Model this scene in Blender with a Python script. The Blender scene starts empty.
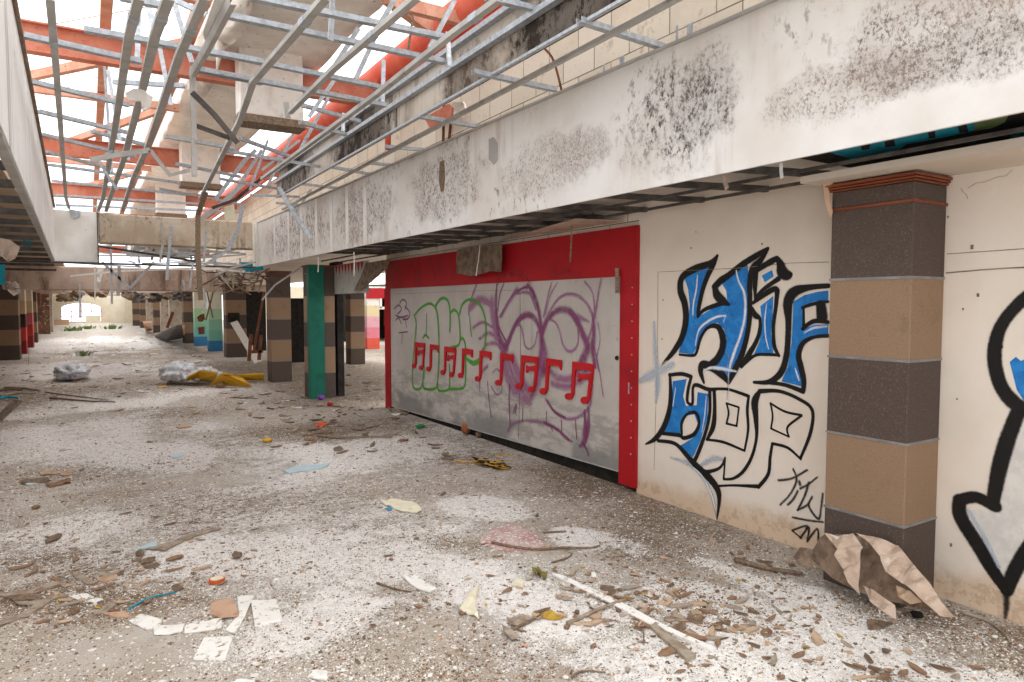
import bpy, bmesh, math, random
from mathutils import Vector, Matrix, noise
random.seed(7)
D = bpy.data; SC = bpy.context.scene; COL = SC.collection
# ---------------------------------------------------------------- camera model (24 mm lens, eye at 1.7 m)
F = 683.0; H = 1.7
PITCH = math.atan(36.0 / F)
YAW = math.radians(31.735)
cp, sp = math.cos(PITCH), math.sin(PITCH); cy, sy = math.cos(YAW), math.sin(YAW)
def ray(x, y):
    u = (x - 512) / F; v = (341 - y) / F
    f = cp + sp * v; up = -sp + cp * v
    return Vector((u * cy + f * sy, -u * sy + f * cy, up))
def Z(x, y, z=0.0):
    r = ray(x, y); t = (z - H) / r.z; return Vector((r.x * t, r.y * t, z))
def X(x, y, w=4.17):
    r = ray(x, y); t = w / r.x; return Vector((w, r.y * t, H + r.z * t))
def Yp(x, y, w):
    r = ray(x, y); t = w / r.y; return Vector((r.x * t, w, H + r.z * t))
def PL(x, y, p0, n):
    r = ray(x, y); o = Vector((0, 0, H)); t = (p0 - o).dot(n) / r.dot(n); return o + r * t
cam = D.cameras.new('camera'); co = D.objects.new('camera', cam); COL.objects.link(co)
cam.lens = 24.012; cam.sensor_width = 36; cam.clip_end = 400
co.location = (0, 0, H); co.rotation_euler = (math.pi / 2 - PITCH, 0, -YAW); SC.camera = co
SC.view_settings.view_transform = 'Standard'; SC.view_settings.look = 'None'
SC.view_settings.exposure = 0.0; SC.view_settings.gamma = 1; SC.view_settings.use_curve_mapping = False

# ---------------------------------------------------------------- materials
def lin(c):
    if isinstance(c, str):
        c = tuple(int(c[i:i + 2], 16) / 255 for i in (0, 2, 4))
    return tuple((v / 12.92 if v <= .04045 else ((v + .055) / 1.055) ** 2.4) for v in c) + (1,)
class NT:
    def __init__(s, name):
        s.m = D.materials.new(name); s.m.use_nodes = True; s.t = s.m.node_tree
        s.n = s.t.nodes; s.b = s.n['Principled BSDF']; s.out = s.n['Material Output']
        s.tc = s.n.new('ShaderNodeTexCoord')
    def L(s, a, b): s.t.links.new(a, b)
    def mapping(s, scale=(1, 1, 1), loc=(0, 0, 0), coord='Object'):
        m = s.n.new('ShaderNodeMapping'); m.inputs['Scale'].default_value = scale; m.inputs['Location'].default_value = loc
        s.L(s.tc.outputs[coord], m.inputs['Vector']); return m.outputs[0]
    def noise(s, scale, detail=4, rough=.6, vec=None, dist=0):
        m = s.n.new('ShaderNodeTexNoise'); m.inputs['Scale'].default_value = scale; m.inputs['Detail'].default_value = detail
        m.inputs['Roughness'].default_value = rough; m.inputs['Distortion'].default_value = dist
        s.L(vec if vec is not None else s.tc.outputs['Object'], m.inputs['Vector']); return m.outputs[0]
    def ramp(s, v, lo, hi):
        m = s.n.new('ShaderNodeMapRange'); m.interpolation_type = 'SMOOTHSTEP'
        m.inputs['From Min'].default_value = lo; m.inputs['From Max'].default_value = hi
        s.L(v, m.inputs['Value']); return m.outputs[0]
    def math(s, op, a, b=None, c=None):
        m = s.n.new('ShaderNodeMath'); m.operation = op
        for i, v in enumerate((a, b, c)):
            if v is None: continue
            if isinstance(v, (int, float)): m.inputs[i].default_value = v
            else: s.L(v, m.inputs[i])
        return m.outputs[0]
    def mix(s, f, a, b):
        m = s.n.new('ShaderNodeMix'); m.data_type = 'RGBA'
        for k, v in ((0, f), (6, a), (7, b)):
            if isinstance(v, (int, float)): m.inputs[k].default_value = v
            elif isinstance(v, (tuple, str)): m.inputs[k].default_value = lin(v)
            else: s.L(v, m.inputs[k])
        return m.outputs[2]
    def sep(s):
        m = s.n.new('ShaderNodeSeparateXYZ'); s.L(s.tc.outputs['Object'], m.inputs[0]); return m.outputs
    def bump(s, h, strength=.3, dist=.01):
        m = s.n.new('ShaderNodeBump'); m.inputs['Strength'].default_value = strength; m.inputs['Distance'].default_value = dist
        s.L(h, m.inputs['Height']); s.L(m.outputs[0], s.b.inputs['Normal'])
    def done(s, col, rough=.85, metal=0, spec=.3):
        if isinstance(col, (tuple, str)): s.b.inputs['Base Color'].default_value = lin(col)
        else: s.L(col, s.b.inputs['Base Color'])
        s.b.inputs['Roughness'].default_value = rough; s.b.inputs['Metallic'].default_value = metal
        s.b.inputs['Specular IOR Level'].default_value = spec
        return s.m
def simple(name, col, col2=None, sc=8, lo=.4, hi=.65, rough=.85, metal=0, bump=.2, bs=60, col3=None, sc3=30, lo3=.55, hi3=.7, stretch=None, spec=.3):
    t = NT(name); c = lin(col)
    v = t.mapping(stretch) if stretch else None
    cc = col
    if col2: cc = t.mix(t.ramp(t.noise(sc, 5, .65, v), lo, hi), col, col2)
    if col3: cc = t.mix(t.ramp(t.noise(sc3, 4, .6, v), lo3, hi3), cc, col3)
    if bump: t.bump(t.noise(bs, 5), bump)
    return t.done(cc, rough, metal, spec)
MT = {}
MT['galv'] = simple('galvanised_steel', 'a3a7ab', 'b9bdc2', 25, .4, .6, rough=.5, metal=.25, bump=.05, col3='857f78', sc3=7, lo3=.6, hi3=.75)
MT['galv_dirty'] = simple('dusty_steel', 'aaa6a0', 'b8b4ae', 4, .4, .6, rough=.7, metal=.05, bump=.03, col3='8f877d', sc3=5, lo3=.6, hi3=.75)
MT['dark_metal'] = simple('dark_metal', '46403c', '5c554f', 9, .4, .6, rough=.7, metal=.2, bump=.1)
MT['red_steel'] = simple('red_oxide_steel', 'b5674f', 'c27f69', 3, .35, .65, rough=.7, col3='8f4b40', sc3=14, lo3=.58, hi3=.75)
MT['orange_steel'] = simple('orange_steel', 'c88c74', 'd6a48c', 4, .35, .65, rough=.7, col3='a4603f', sc3=14, lo3=.6, hi3=.75)
MT['red_pipe'] = simple('red_pipe_paint', 'c84a33', 'd2634a', 3, .35, .65, rough=.5, spec=.5, col3='a63a2c', sc3=12, lo3=.6, hi3=.78)
MT['duct'] = simple('duct_wrap', 'f0ebe4', 'e2dad0', 2.5, .4, .65, rough=.8, bump=.5, bs=9, col3='8d8175', sc3=11, lo3=.62, hi3=.75)
MT['duct_metal'] = simple('duct_panel', 'f2ede6', 'e0d8cd', 5, .45, .7, rough=.7, bump=.1, col3='8a7c6e', sc3=20, lo3=.66, hi3=.76)
MT['wood'] = simple('red_brown_wood', '6e3722', '86482c', 12, .4, .6, stretch=(1, .15, 6), rough=.5)
MT['old_wood'] = simple('weathered_wood', '75614f', '93806c', 10, .4, .6, stretch=(5, .6, 5), rough=.85)
MT['note_red'] = simple('note_red', 'bd1c22', 'ab161d', 5, .45, .7, rough=.5, bump=.05)
MT['red_paint'] = simple('red_paint', 'aa151d', '94111a', 3, .45, .7, rough=.55, bump=.1, col3='7d1216', sc3=6, lo3=.68, hi3=.8)
MT['white_paint'] = simple('white_paint', 'e6e0d8', 'cbbfb2', 6, .5, .75, rough=.6)
MT['paper'] = simple('white_sheet', 'efebe4', 'd5ccbf', 9, .55, .75, rough=.85, col3='a3937f', sc3=28, lo3=.56, hi3=.68)
MT['dustpink'] = simple('dusty_pink_tile', 'b48a84', 'c4aaa2', 6, .4, .6, col3='e0d8d2', sc3=40, lo3=.54, hi3=.6)
MT['cream'] = simple('cream_sheet', 'e4dcc2', 'd8c9b0', 9, .5, .7)
MT['pinkbeige'] = simple('faded_card', 'c9a58a', 'b08a70', 9, .5, .7)
MT['cardboard'] = simple('brown_paper', 'c4ad9a', 'a9917e', 7, .42, .62, rough=.8, bump=.35, bs=14, col3='e0d3c8', sc3=5, lo3=.64, hi3=.7)
MT['cardboard_dark'] = simple('dark_brown_paper', '86705e', '665345', 10, .42, .62, rough=.85, bump=.4, bs=16)  # darker brown paper, also the painted shade in the heap's gaps
MT['leaf_brown'] = simple('dry_leaf', '94755c', '7a5c45', 20, .4, .6)
MT['leaf_tan'] = simple('tan_leaf', 'c2a78d', 'ab8c70', 20, .4, .6)
MT['leaf_yellow'] = simple('yellow_leaf', 'c9a544', 'b08a36', 20, .4, .6)
MT['leaf_olive'] = simple('olive_leaf', '8a7a3c', '6e6233', 20, .4, .6)
MT['bark'] = simple('dead_wood', '6a5645', '86705c', 14, .4, .6, stretch=(3, 3, 3))
MT['bark_light'] = simple('grey_wood', 'a99a89', '8a7968', 14, .4, .6)
MT['green_paint'] = simple('green_paint', '0f6350', '0b5343', 5, .45, .7, rough=.6)
MT['yellow'] = simple('yellow_plastic', 'd9a528', 'c08d1c', 6, .5, .7, rough=.5)
MT['bag'] = simple('crumpled_plastic', 'dcdcdf', 'b4b2b8', 10, .45, .6, rough=.4, bump=.5, bs=20)
MT['teal'] = simple('teal_paint', '2398ae', '1a7f95', 7, .45, .65)
MT['blue_paint'] = simple('blue_paint', '2a86bd', '3fa0cc', 9, .4, .6)
MT['orange'] = simple('orange_plastic', 'e0662a', 'c94f1c', 8, rough=.5)
MT['brick'] = simple('broken_brick', 'b06a42', '8f5433', 9, .4, .6)
MT['black'] = simple('flat_black', '1c1917', '2c2723', 8, .4, .6, rough=.9)  # plain black, for black things and for shade painted into voids
MT['weed'] = simple('weed_green', '75885a', '5f7444', 9, .4, .6)
MT['purple_p'] = simple('purple_plastic', '7a3fa0', None, rough=.5)
MT['greenp'] = simple('green_plastic', '1d8a4a', None, rough=.5)
MT['board_ceiling'] = simple('ceiling_board', 'd6cdc3', 'c6bcb0', 2, .4, .65, rough=.9, col3='9a8f83', sc3=6, lo3=.62, hi3=.8)
MT['brown_board'] = simple('brown_ceiling_board', 'c4a98e', 'b0967c', 1.5, .4, .65, rough=.9, stretch=(1, .4, 1))
MT['joint'] = simple('joint_steel', '7d7a77', '908d89', 9, rough=.5, metal=.2)
MT['rust'] = simple('rust', '7a4a32', '5e3b29', 12, .4, .6, rough=.9)
MT['pale_blue'] = simple('pale_blue_sheet', 'b9cdd3', 'cbdadf', 6, rough=.6)
MT['orange_rust_panel'] = simple('rusty_sheet', '7a5743', '604436', 3, .4, .6, rough=.9, col3='d8cdc0', sc3=9, lo3=.6, hi3=.64)

def plaster(name, base, second, stains, streak='a99a8c', streak_amt=.55, speck='6d6259', speck_rng=(.60, .72), blobs=(), base2='cfc3b6'):
    """dirty plaster: mottling, vertical run-off streaks, speckled mould patches (centre, radii, colour, strength)"""
    t = NT(name)
    c = t.mix(t.ramp(t.noise(.9, 5, .6), .4, .62), base, second)
    v = t.mapping((3.2, 3.2, .35))
    s1 = t.math('MULTIPLY', t.ramp(t.noise(1.5, 6, .65, v), .48, .68), t.ramp(t.noise(.7, 3, .5), .4, .6))
    c = t.mix(t.math('MULTIPLY', s1, streak_amt), c, streak)
    sp_ = t.math('MULTIPLY', t.ramp(t.noise(16, 6, .7, t.mapping((1, 1, .6))), *speck_rng), t.ramp(t.noise(1.3, 3, .5), .48, .62))
    c = t.mix(t.math('MULTIPLY', sp_, .75), c, speck)
    for (cen, rad, colr, amt, fine) in blobs:
        m = t.n.new('ShaderNodeMapping'); m.vector_type = 'POINT'
        m.inputs['Location'].default_value = tuple(-a / b for a, b in zip(cen, rad)); m.inputs['Scale'].default_value = tuple(1 / b for b in rad)
        t.L(t.tc.outputs['Object'], m.inputs[0])
        ln = t.n.new('ShaderNodeVectorMath'); ln.operation = 'LENGTH'; t.L(m.outputs[0], ln.inputs[0])
        edge = t.math('ADD', ln.outputs['Value'], t.math('MULTIPLY', t.math('SUBTRACT', t.noise(4, 5, .7), .5), 1.3))
        msk = t.ramp(t.math('SUBTRACT', 1.5, edge), .35, .9)
        grain = t.math('ADD', .22 if fine > 30 else (.62 if fine < 10 else .06), t.math('MULTIPLY', t.ramp(t.noise(fine, 8, .8, t.mapping((1, 1, .75))), .47, .60), t.ramp(t.noise(fine * .28, 4, .6), .36, .55)))
        c = t.mix(t.math('MINIMUM', t.math('MULTIPLY', t.math('MULTIPLY', msk, grain), amt), 1), c, colr)
    if stains:   # brownish tide at the foot of the wall (height, colour)
        z = t.sep()[2]
        h = t.math('ADD', z, t.math('MULTIPLY', t.math('SUBTRACT', t.noise(2.5, 6, .65), .5), stains[2]))
        m1 = t.math('SUBTRACT', 1, t.ramp(h, stains[0] * .3, stains[0]))
        c = t.mix(t.math('MULTIPLY', m1, .7), c, stains[1])
        m2 = t.math('MULTIPLY', m1, t.ramp(t.noise(9, 5, .7), .5, .6)); c = t.mix(t.math('MULTIPLY', m2, .4), c, '9d7d60')
    t.bump(t.noise(25, 6, .7), .25)
    return t.done(c, .9)
MT['fascia_r'] = plaster('mouldy_plaster', 'e7e3de', 'dbd3cb', None, 'b5a498', .6, speck_rng=(.53, .66), blobs=[
    ((3.28, 3.3, 2.93), (.6, .5, .38), '4a4540', .95, 26), ((3.28, 3.05, 2.98), (.6, .3, .33), '4c4641', .8, 44), ((3.3, 1.72, 2.95), (.6, .5, .28), '7d6d63', .95, 55), ((3.3, 1.6, 2.8), (.6, .45, .14), '6b5c53', .8, 70), ((3.3, 2.15, 2.8), (.6, .5, .16), '8b7a6f', .8, 70),
    ((3.28, 4.7, 2.85), (.6, .75, .26), '98857a', .8, 60), ((3.28, 4.3, 2.9), (.6, .4, .2), '8d7a70', .7, 80), ((3.2, 6.6, 2.95), (.6, .9, .4), '85746a', 1.0, 45), ((3.1, 9, 2.95), (.6, 1.2, .4), '7d6b60', 1.1, 32), ((3.1, 12.3, 2.95), (.6, 2.2, .42), '6e5d52', 1.3, 22),
    ((3.3, 1.4, 3.2), (.6, .5, .3), 'a89587', .8, 60)])
MT['fascia_l'] = plaster('streaked_plaster', 'fafaf8', 'f0eeeb', None, 'a39b92', .7, speck_rng=(.6, .7))
MT['fascia_c'] = plaster('stained_plaster', 'f8f6f2', 'e3ded6', None, 'a89e90', .5, speck_rng=(.6, .7))
MT['sooty'] = plaster('sooty_plaster', 'c4b8aa', '9f8f80', None, '54453a', .95, speck='40342b', speck_rng=(.48, .64), blobs=[
    ((2.65, 3.5, 3.55), (.6, 1.0, .4), '2c221a', 1.3, 4), ((2.65, 5.0, 3.5), (.5, .5, .3), '5a4a3e', 1.0, 7), ((2.65, 7.6, 3.6), (.5, 1.0, .4), '2e241c', 1.2, 5), ((2.65, 10.5, 3.6), (.5, 1.0, .4), '3e332a', 1.1, 6)])
MT['beam'] = plaster('old_concrete', 'd6c9b6', 'b9a68f', None, '5f4e3f', .95, speck='5c4d3f', speck_rng=(.5, .64), blobs=[((2.2, 15, 3.2), (.25, .5, .5), '8a7a3a', .6, 14)])
MT['pinkbeam'] = plaster('pinkish_concrete', 'c9b4a4', 'aa9080', None, '6a5446', .9, speck='5c4a3f', speck_rng=(.5, .64))
MT['wall'] = plaster('cream_wall', 'e3d6c8', 'dccdbd', (.24, 'cfae8c', .3), 'd2c2b0', .25, speck='8a7562', speck_rng=(.70, .76))
MT['soffit'] = plaster('cream_soffit', 'd9cbbc', 'd0c1b1', None, 'b8a898', .4, speck_rng=(.68, .76))
MT['backwall'] = plaster('far_wall', 'd8cdb8', 'cfc1a8', None, 'b8a890', .4)

def board_mat():
    t = NT('grey_hoarding_board'); x, y, z = t.sep()
    c = t.mix(t.ramp(t.noise(1.2, 4), .4, .65), 'bdb4ac', 'b0a79f')
    h = t.math('ADD', z, t.math('MULTIPLY', t.math('SUBTRACT', t.noise(1.6, 6, .7), .5), .5))
    low = t.math('SUBTRACT', 1, t.ramp(h, .62, .80))
    c = t.mix(t.math('MULTIPLY', low, .6), c, t.mix(t.ramp(t.noise(3, 6, .7, t.mapping((1, 1, 3))), .42, .6), 'c3bcb4', '8d8780'))
    v = t.mapping((4, 4, .4)); c = t.mix(t.math('MULTIPLY', t.ramp(t.noise(4, 5, .7, v), .56, .7), .35), c, '8a837c')
    low2 = t.math('MULTIPLY', t.math('SUBTRACT', 1, t.ramp(h, .28, .42)), t.ramp(t.noise(1.1, 2, .4), .42, .5))
    c = t.mix(t.math('MULTIPLY', low2, .8), c, '7f7c7a')
    c = t.mix(t.math('MULTIPLY', t.ramp(t.noise(22, 5, .7), .62, .7), .5), c, '6e665f')
    t.bump(t.noise(18, 6), .15); return t.done(c, .8)
MT['board'] = board_mat()

def cmu():
    t = NT('concrete_blocks'); x, y, z = t.sep()
    cb = t.n.new('ShaderNodeCombineXYZ'); t.L(y, cb.inputs[0]); t.L(t.math('ADD', z, .052), cb.inputs[1])
    b = t.n.new('ShaderNodeTexBrick'); t.L(cb.outputs[0], b.inputs['Vector'])
    b.inputs['Scale'].default_value = 1; b.inputs['Brick Width'].default_value = .5; b.inputs['Row Height'].default_value = .25
    b.inputs['Mortar Size'].default_value = .006; b.inputs['Mortar Smooth'].default_value = .3; b.inputs['Bias'].default_value = 0
    b.inputs['Color1'].default_value = lin('e2d8c8'); b.inputs['Color2'].default_value = lin('d4c8b6'); b.inputs['Mortar'].default_value = lin('7c6c59')
    c = t.mix(t.math('MULTIPLY', t.ramp(t.noise(2, 5), .45, .7), .5), b.outputs['Color'], 'e8dcc8')
    c = t.mix(t.math('MULTIPLY', t.ramp(t.noise(45, 4, .7), .6, .7), .6), c, 'a08c70')
    c = t.mix(t.math('MULTIPLY', t.ramp(t.noise(3.2, 6, .75), .6, .7), .5), c, '9a8670')
    h = t.math('ADD', t.math('MULTIPLY', b.outputs['Fac'], -1), t.math('MULTIPLY', t.noise(60, 4), .25)); t.bump(h, .6, .015)
    return t.done(c, .95)
MT['cmu'] = cmu()

def pillar_mat(name, cols, specks, joints=True, bandh=.463):
    """horizontal bands of aggregate tile, joint strips between (colour from foot to head)"""
    t = NT(name); x, y, z = t.sep(); col = cols[0]
    for i, cc in enumerate(cols[1:], 1):
        g = t.math('GREATER_THAN', z, i * bandh); col = t.mix(g, col, cc)
    g1 = t.ramp(t.noise(170, 3, .8), .52, .66); g2 = t.ramp(t.noise(120, 3, .8, t.mapping((1, 1, 1), (9, 5, 3))), .55, .68)
    col = t.mix(t.math('MULTIPLY', g1, .45), col, specks[0]); col = t.mix(t.math('MULTIPLY', g2, .5), col, specks[1])
    col = t.mix(t.math('MULTIPLY', t.ramp(t.noise(3, 6, .7), .55, .75), .35), col, '3a322c')
    if joints:
        fr = t.math('ABSOLUTE', t.math('SUBTRACT', t.math('FRACT', t.math('ADD', t.math('DIVIDE', z, bandh), .5)), .5))
        jm = t.math('MULTIPLY', t.math('LESS_THAN', fr, .018), t.math('MULTIPLY', t.math('GREATER_THAN', z, .2), t.math('LESS_THAN', z, 2.0)))
        col = t.mix(jm, col, '7d7673')
    t.bump(t.noise(150, 3, .8), .35, .004); return t.done(col, .8)
DK, TN = '50433c', '8f735a'
MT['pillar'] = pillar_mat('striped_pillar_tile', [DK, TN, DK, TN, DK], ('2c2420', '9a8672'))
MT['pillar_red'] = pillar_mat('painted_pillar_red', ['8c1f22', 'c23c34', '2a1d1c', 'c9b08c', 'd6c8b4'], ('7a2a26', 'c9a08c'), False)
MT['pillar_pink'] = pillar_mat('painted_pillar_pink', ['7d1a1e', 'a5302c', 'b8545a', 'b8a880', 'cfc0aa'], ('7a2a26', 'c9a08c'), False)
MT['pillar_aqua'] = pillar_mat('painted_pillar_aqua', ['2a7ab0', '7cc0c0', '93c8a4', 'b0d2a4', 'e6dcc8', 'e6dcc8'], ('8fb0a0', 'e0e0d0'), False, .39)
MT['pillar_green'] = pillar_mat('painted_pillar_green', ['1f6a9c', '6aa592', '7fae98', 'a5bf9c', 'd8cfba', 'd8cfba'], ('6a9080', 'c0c8b0'), False, .39)
MT['pillar_plain'] = simple('grey_plaster_pillar', 'b5a798', 'a0917f', 3, .4, .6, col3='6d6054', sc3=6, lo3=.6, hi3=.7)
MT['banner'] = pillar_mat('banner_pillar', ['d8503a', 'd87a8a', 'd8a0a8', 'd8c89a', 'e8e0d8'], ('e8d8d0', 'b84030'), False, .42)

def paint(name, col, soft=.35, op=1.0, mottled=.25):
    """spray paint: edge fades with the UV's u across the stroke"""
    t = NT(name); at_ = t.n.new('ShaderNodeAttribute'); at_.attribute_name = 'cov'; e = at_.outputs['Fac']
    a = t.ramp(t.math('ADD', e, t.math('MULTIPLY', t.math('SUBTRACT', t.noise(70, 3, .7), .5), soft * .7)), 0, soft)
    a = t.math('MULTIPLY', a, op)
    if mottled: a = t.math('MULTIPLY', a, t.math('SUBTRACT', 1, t.math('MULTIPLY', t.ramp(t.noise(7, 4), .45, .7), mottled)))
    tr = t.n.new('ShaderNodeBsdfTransparent'); mx = t.n.new('ShaderNodeMixShader')
    t.L(a, mx.inputs[0]); t.L(tr.outputs[0], mx.inputs[1]); t.L(t.b.outputs[0], mx.inputs[2]); t.L(mx.outputs[0], t.out.inputs[0])
    return t.done(col, .6)
MT['sp_black'] = paint('black_spray', '14110f', .35, 1, .08)
MT['sp_black_soft'] = paint('black_spray_soft', '1d1916', .9, .9, .2)
MT['sp_blue'] = simple('blue_spray', '1f6fb4', '2a80c4', 9, .45, .6, rough=.6, bump=0, col3='155c9e', sc3=22, lo3=.58, hi3=.7)
MT['sp_white'] = paint('white_spray', 'e8ecf2', .9, .8)
MT['sp_haze'] = paint('blue_haze_spray', 'a9b9cc', 1.0, .6)
MT['sp_grey'] = simple('silver_spray', 'c9c3bd', 'd9d2c9', 6, .4, .6, rough=.6, bump=0)
MT['sp_purple'] = paint('purple_spray', '823a68', .9, .85, .3)
MT['sp_purple_faint'] = paint('thin_purple_spray', 'a0628c', 1.0, .7, .35)
MT['sp_green'] = paint('green_spray', '4c9a2a', .6, .95, .2)
MT['sp_ghost'] = paint('dark_red_ghost_spray', 'a8323a', 1.0, .5, .3)
MT['sp_cream'] = simple('cream_patch', 'e3d6c8', None, bump=0)

# ---------------------------------------------------------------- object helpers
def link(o, parent=None):
    COL.objects.link(o)
    if parent is not None: o.parent = parent
    return o
def tag(o, label=None, cat=None, group=None, kind=None):
    if label: o['label'] = label
    if cat: o['category'] = cat
    if group: o['group'] = group
    if kind: o['kind'] = kind
    return o
def empty(name, label, cat, loc=(0, 0, 0), group=None, rz=0):
    o = D.objects.new(name, None); o['kind'] = 'thing'; o.location = loc; o.rotation_euler = (0, 0, rz); link(o); o.empty_display_size = .1
    return tag(o, label, cat, group)
def mk(name, bm, mat, parent=None, smooth=False, loc=None, rz=0):
    bmesh.ops.recalc_face_normals(bm, faces=bm.faces[:])
    me = D.meshes.new(name); bm.to_mesh(me); bm.free()
    for m in (mat if isinstance(mat, (list, tuple)) else [mat]): me.materials.append(MT[m])
    if smooth:
        for p in me.polygons: p.use_smooth = True
    o = D.objects.new(name, me); link(o, parent)
    if loc is not None: o.location = loc
    o.rotation_euler[2] = rz
    return o
def B(): return bmesh.new()
def box(bm, x0, x1, y0, y1, z0, z1, mi=0):
    v = [bm.verts.new((x, y, z)) for x in (x0, x1) for y in (y0, y1) for z in (z0, z1)]
    for f in ((0, 1, 3, 2), (4, 6, 7, 5), (0, 4, 5, 1), (2, 3, 7, 6), (0, 2, 6, 4), (1, 5, 7, 3)):
        bm.faces.new([v[i] for i in f]).material_index = mi
    return v
def bevel(bm, w=.004, seg=1):
    bmesh.ops.bevel(bm, geom=bm.edges[:], offset=w, segments=seg, affect='EDGES', clamp_overlap=True); return bm
def quadwall(bm, pts_xy, z0, z1, th):
    """vertical wall along the 2D polyline, thickness th to its right-hand side"""
    for (a, b) in zip(pts_xy[:-1], pts_xy[1:]):
        a = Vector(a); b = Vector(b); d = (b - a).normalized(); n = Vector((d.y, -d.x)) * th
        q = [a, b, b + n, a + n]
        lo = [bm.verts.new((p.x, p.y, z0)) for p in q]; hi = [bm.verts.new((p.x, p.y, z1)) for p in q]
        bm.faces.new(lo); bm.faces.new(hi)
        for i in range(4): bm.faces.new((lo[i], lo[(i + 1) % 4], hi[(i + 1) % 4], hi[i]))
def frame_of(d, up=Vector((0, 0, 1))):
    d = d.normalized()
    if abs(d.dot(up)) > .98: up = Vector((1, 0, 0))
    s = d.cross(up).normalized(); return s, s.cross(d).normalized()
def extr(bm, pts, prof, up=Vector((0, 0, 1)), cap=True):
    """sweep the profile (list of (side, up)) along the points"""
    rings = []
    for i, p in enumerate(pts):
        d = (pts[min(i + 1, len(pts) - 1)] - pts[max(i - 1, 0)])
        s, u = frame_of(d, up)
        rings.append([bm.verts.new(p + s * a + u * b) for a, b in prof])
    n = len(prof)
    for r0, r1 in zip(rings[:-1], rings[1:]):
        for i in range(n): bm.faces.new((r0[i], r0[(i + 1) % n], r1[(i + 1) % n], r1[i]))
    if cap: bm.faces.new(rings[0]); bm.faces.new(rings[-1])
def prof_u(w, h, t=.004):
    a = w / 2; return [(-a, 0), (a, 0), (a, h), (a - t, h), (a - t, t), (-a + t, t), (-a + t, h), (-a, h)]
def prof_r(w, h): a = w / 2; b = h / 2; return [(-a, -b), (a, -b), (a, b), (-a, b)]
def prof_i(w, h, t=.02, k=.012):
    a = w / 2; b = h / 2
    return [(-a, -b), (a, -b), (a, -b + t), (k, -b + t), (k, b - t), (a, b - t), (a, b), (-a, b), (-a, b - t), (-k, b - t), (-k, -b + t), (-a, -b + t)]
def prof_c(r, n=10): return [(r * math.cos(2 * math.pi * i / n), r * math.sin(2 * math.pi * i / n)) for i in range(n)]
def tube(bm, pts, rads, n=6, caps=True):
    rings = []
    for i, p in enumerate(pts):
        d = (pts[min(i + 1, len(pts) - 1)] - pts[max(i - 1, 0)]); s, u = frame_of(d)
        r = rads[i] if isinstance(rads, (list, tuple)) else rads
        rings.append([bm.verts.new(p + s * r * math.cos(2 * math.pi * k / n) + u * r * math.sin(2 * math.pi * k / n)) for k in range(n)])
    for r0, r1 in zip(rings[:-1], rings[1:]):
        for i in range(n): bm.faces.new((r0[i], r0[(i + 1) % n], r1[(i + 1) % n], r1[i]))
    if caps: bm.faces.new(rings[0]); bm.faces.new(rings[-1])
def slab(bm, pts, thick, n=None):
    """planar polygon given thickness along its normal"""
    a = [bm.verts.new(p) for p in pts]
    if n is None:
        n = Vector((0, 0, 0))
        for i in range(len(pts)): n += Vector(pts[i]).cross(Vector(pts[(i + 1) % len(pts)]))
        n.normalize()
    b = [bm.verts.new(Vector(p) + n * thick) for p in pts]
    bm.faces.new(a); bm.faces.new(b[::-1])
    for i in range(len(a)): bm.faces.new((a[i], a[(i + 1) % len(a)], b[(i + 1) % len(a)], b[i]))
def smoothpts(pts, k=6, closed=False):
    """Catmull-Rom through tuples"""
    out = []; n = len(pts)
    rng = range(n if closed else n - 1)
    for i in rng:
        p0 = pts[(i - 1) % n] if (closed or i > 0) else pts[0]; p1 = pts[i]; p2 = pts[(i + 1) % n]
        p3 = pts[(i + 2) % n] if (closed or i + 2 < n) else pts[-1]
        for j in range(k):
            t = j / k
            out.append(tuple(.5 * ((2 * b) + (-a + c) * t + (2 * a - 5 * b + 4 * c - d) * t * t + (-a + 3 * b - 3 * c + d) * t ** 3) for a, b, c, d in zip(p0, p1, p2, p3)))
    if not closed: out.append(tuple(pts[-1]))
    return out

# ================================================================ SETTING
# ---- floor with painted-on density attributes (powdery plaster / damp dirt)
def fade(d, a, b): return max(0, min(1, (b - d) / (b - a)))
WH = [  # powdery white plaster patches, traced on the floor: (px, py, rx m, ry m, amount)
    (740, 625, .22, .55, 1.0), (850, 655, .35, .25, 1.0), (790, 600, .12, .4, .9), (700, 560, .1, .3, .9), (760, 660, .3, .3, 1.0), (690, 600, .2, .5, .55),
    (590, 538, .15, .22, 1.0), (490, 507, .3, .35, .95), (420, 560, .5, .6, .5), (380, 450, 1.2, 1.2, .55), (270, 500, 1.0, 1.0, .45), (330, 560, .8, .8, .5),
    (180, 560, .8, .5, .5), (80, 530, .9, .6, .45), (60, 440, 1.5, 1.5, .5), (180, 450, 1.4, 1.2, .45), (300, 620, .4, .4, .6), (620, 650, .4, .4, .5),
    (480, 570, .5, .4, .5), (560, 600, .4, .4, .5), (120, 400, 2, 2, .45), (100, 345, 5, 8, .4), (60, 370, 3, 3, .5), (940, 670, .25, .15, .8), (470, 430, .8, .8, .4)]
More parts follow.
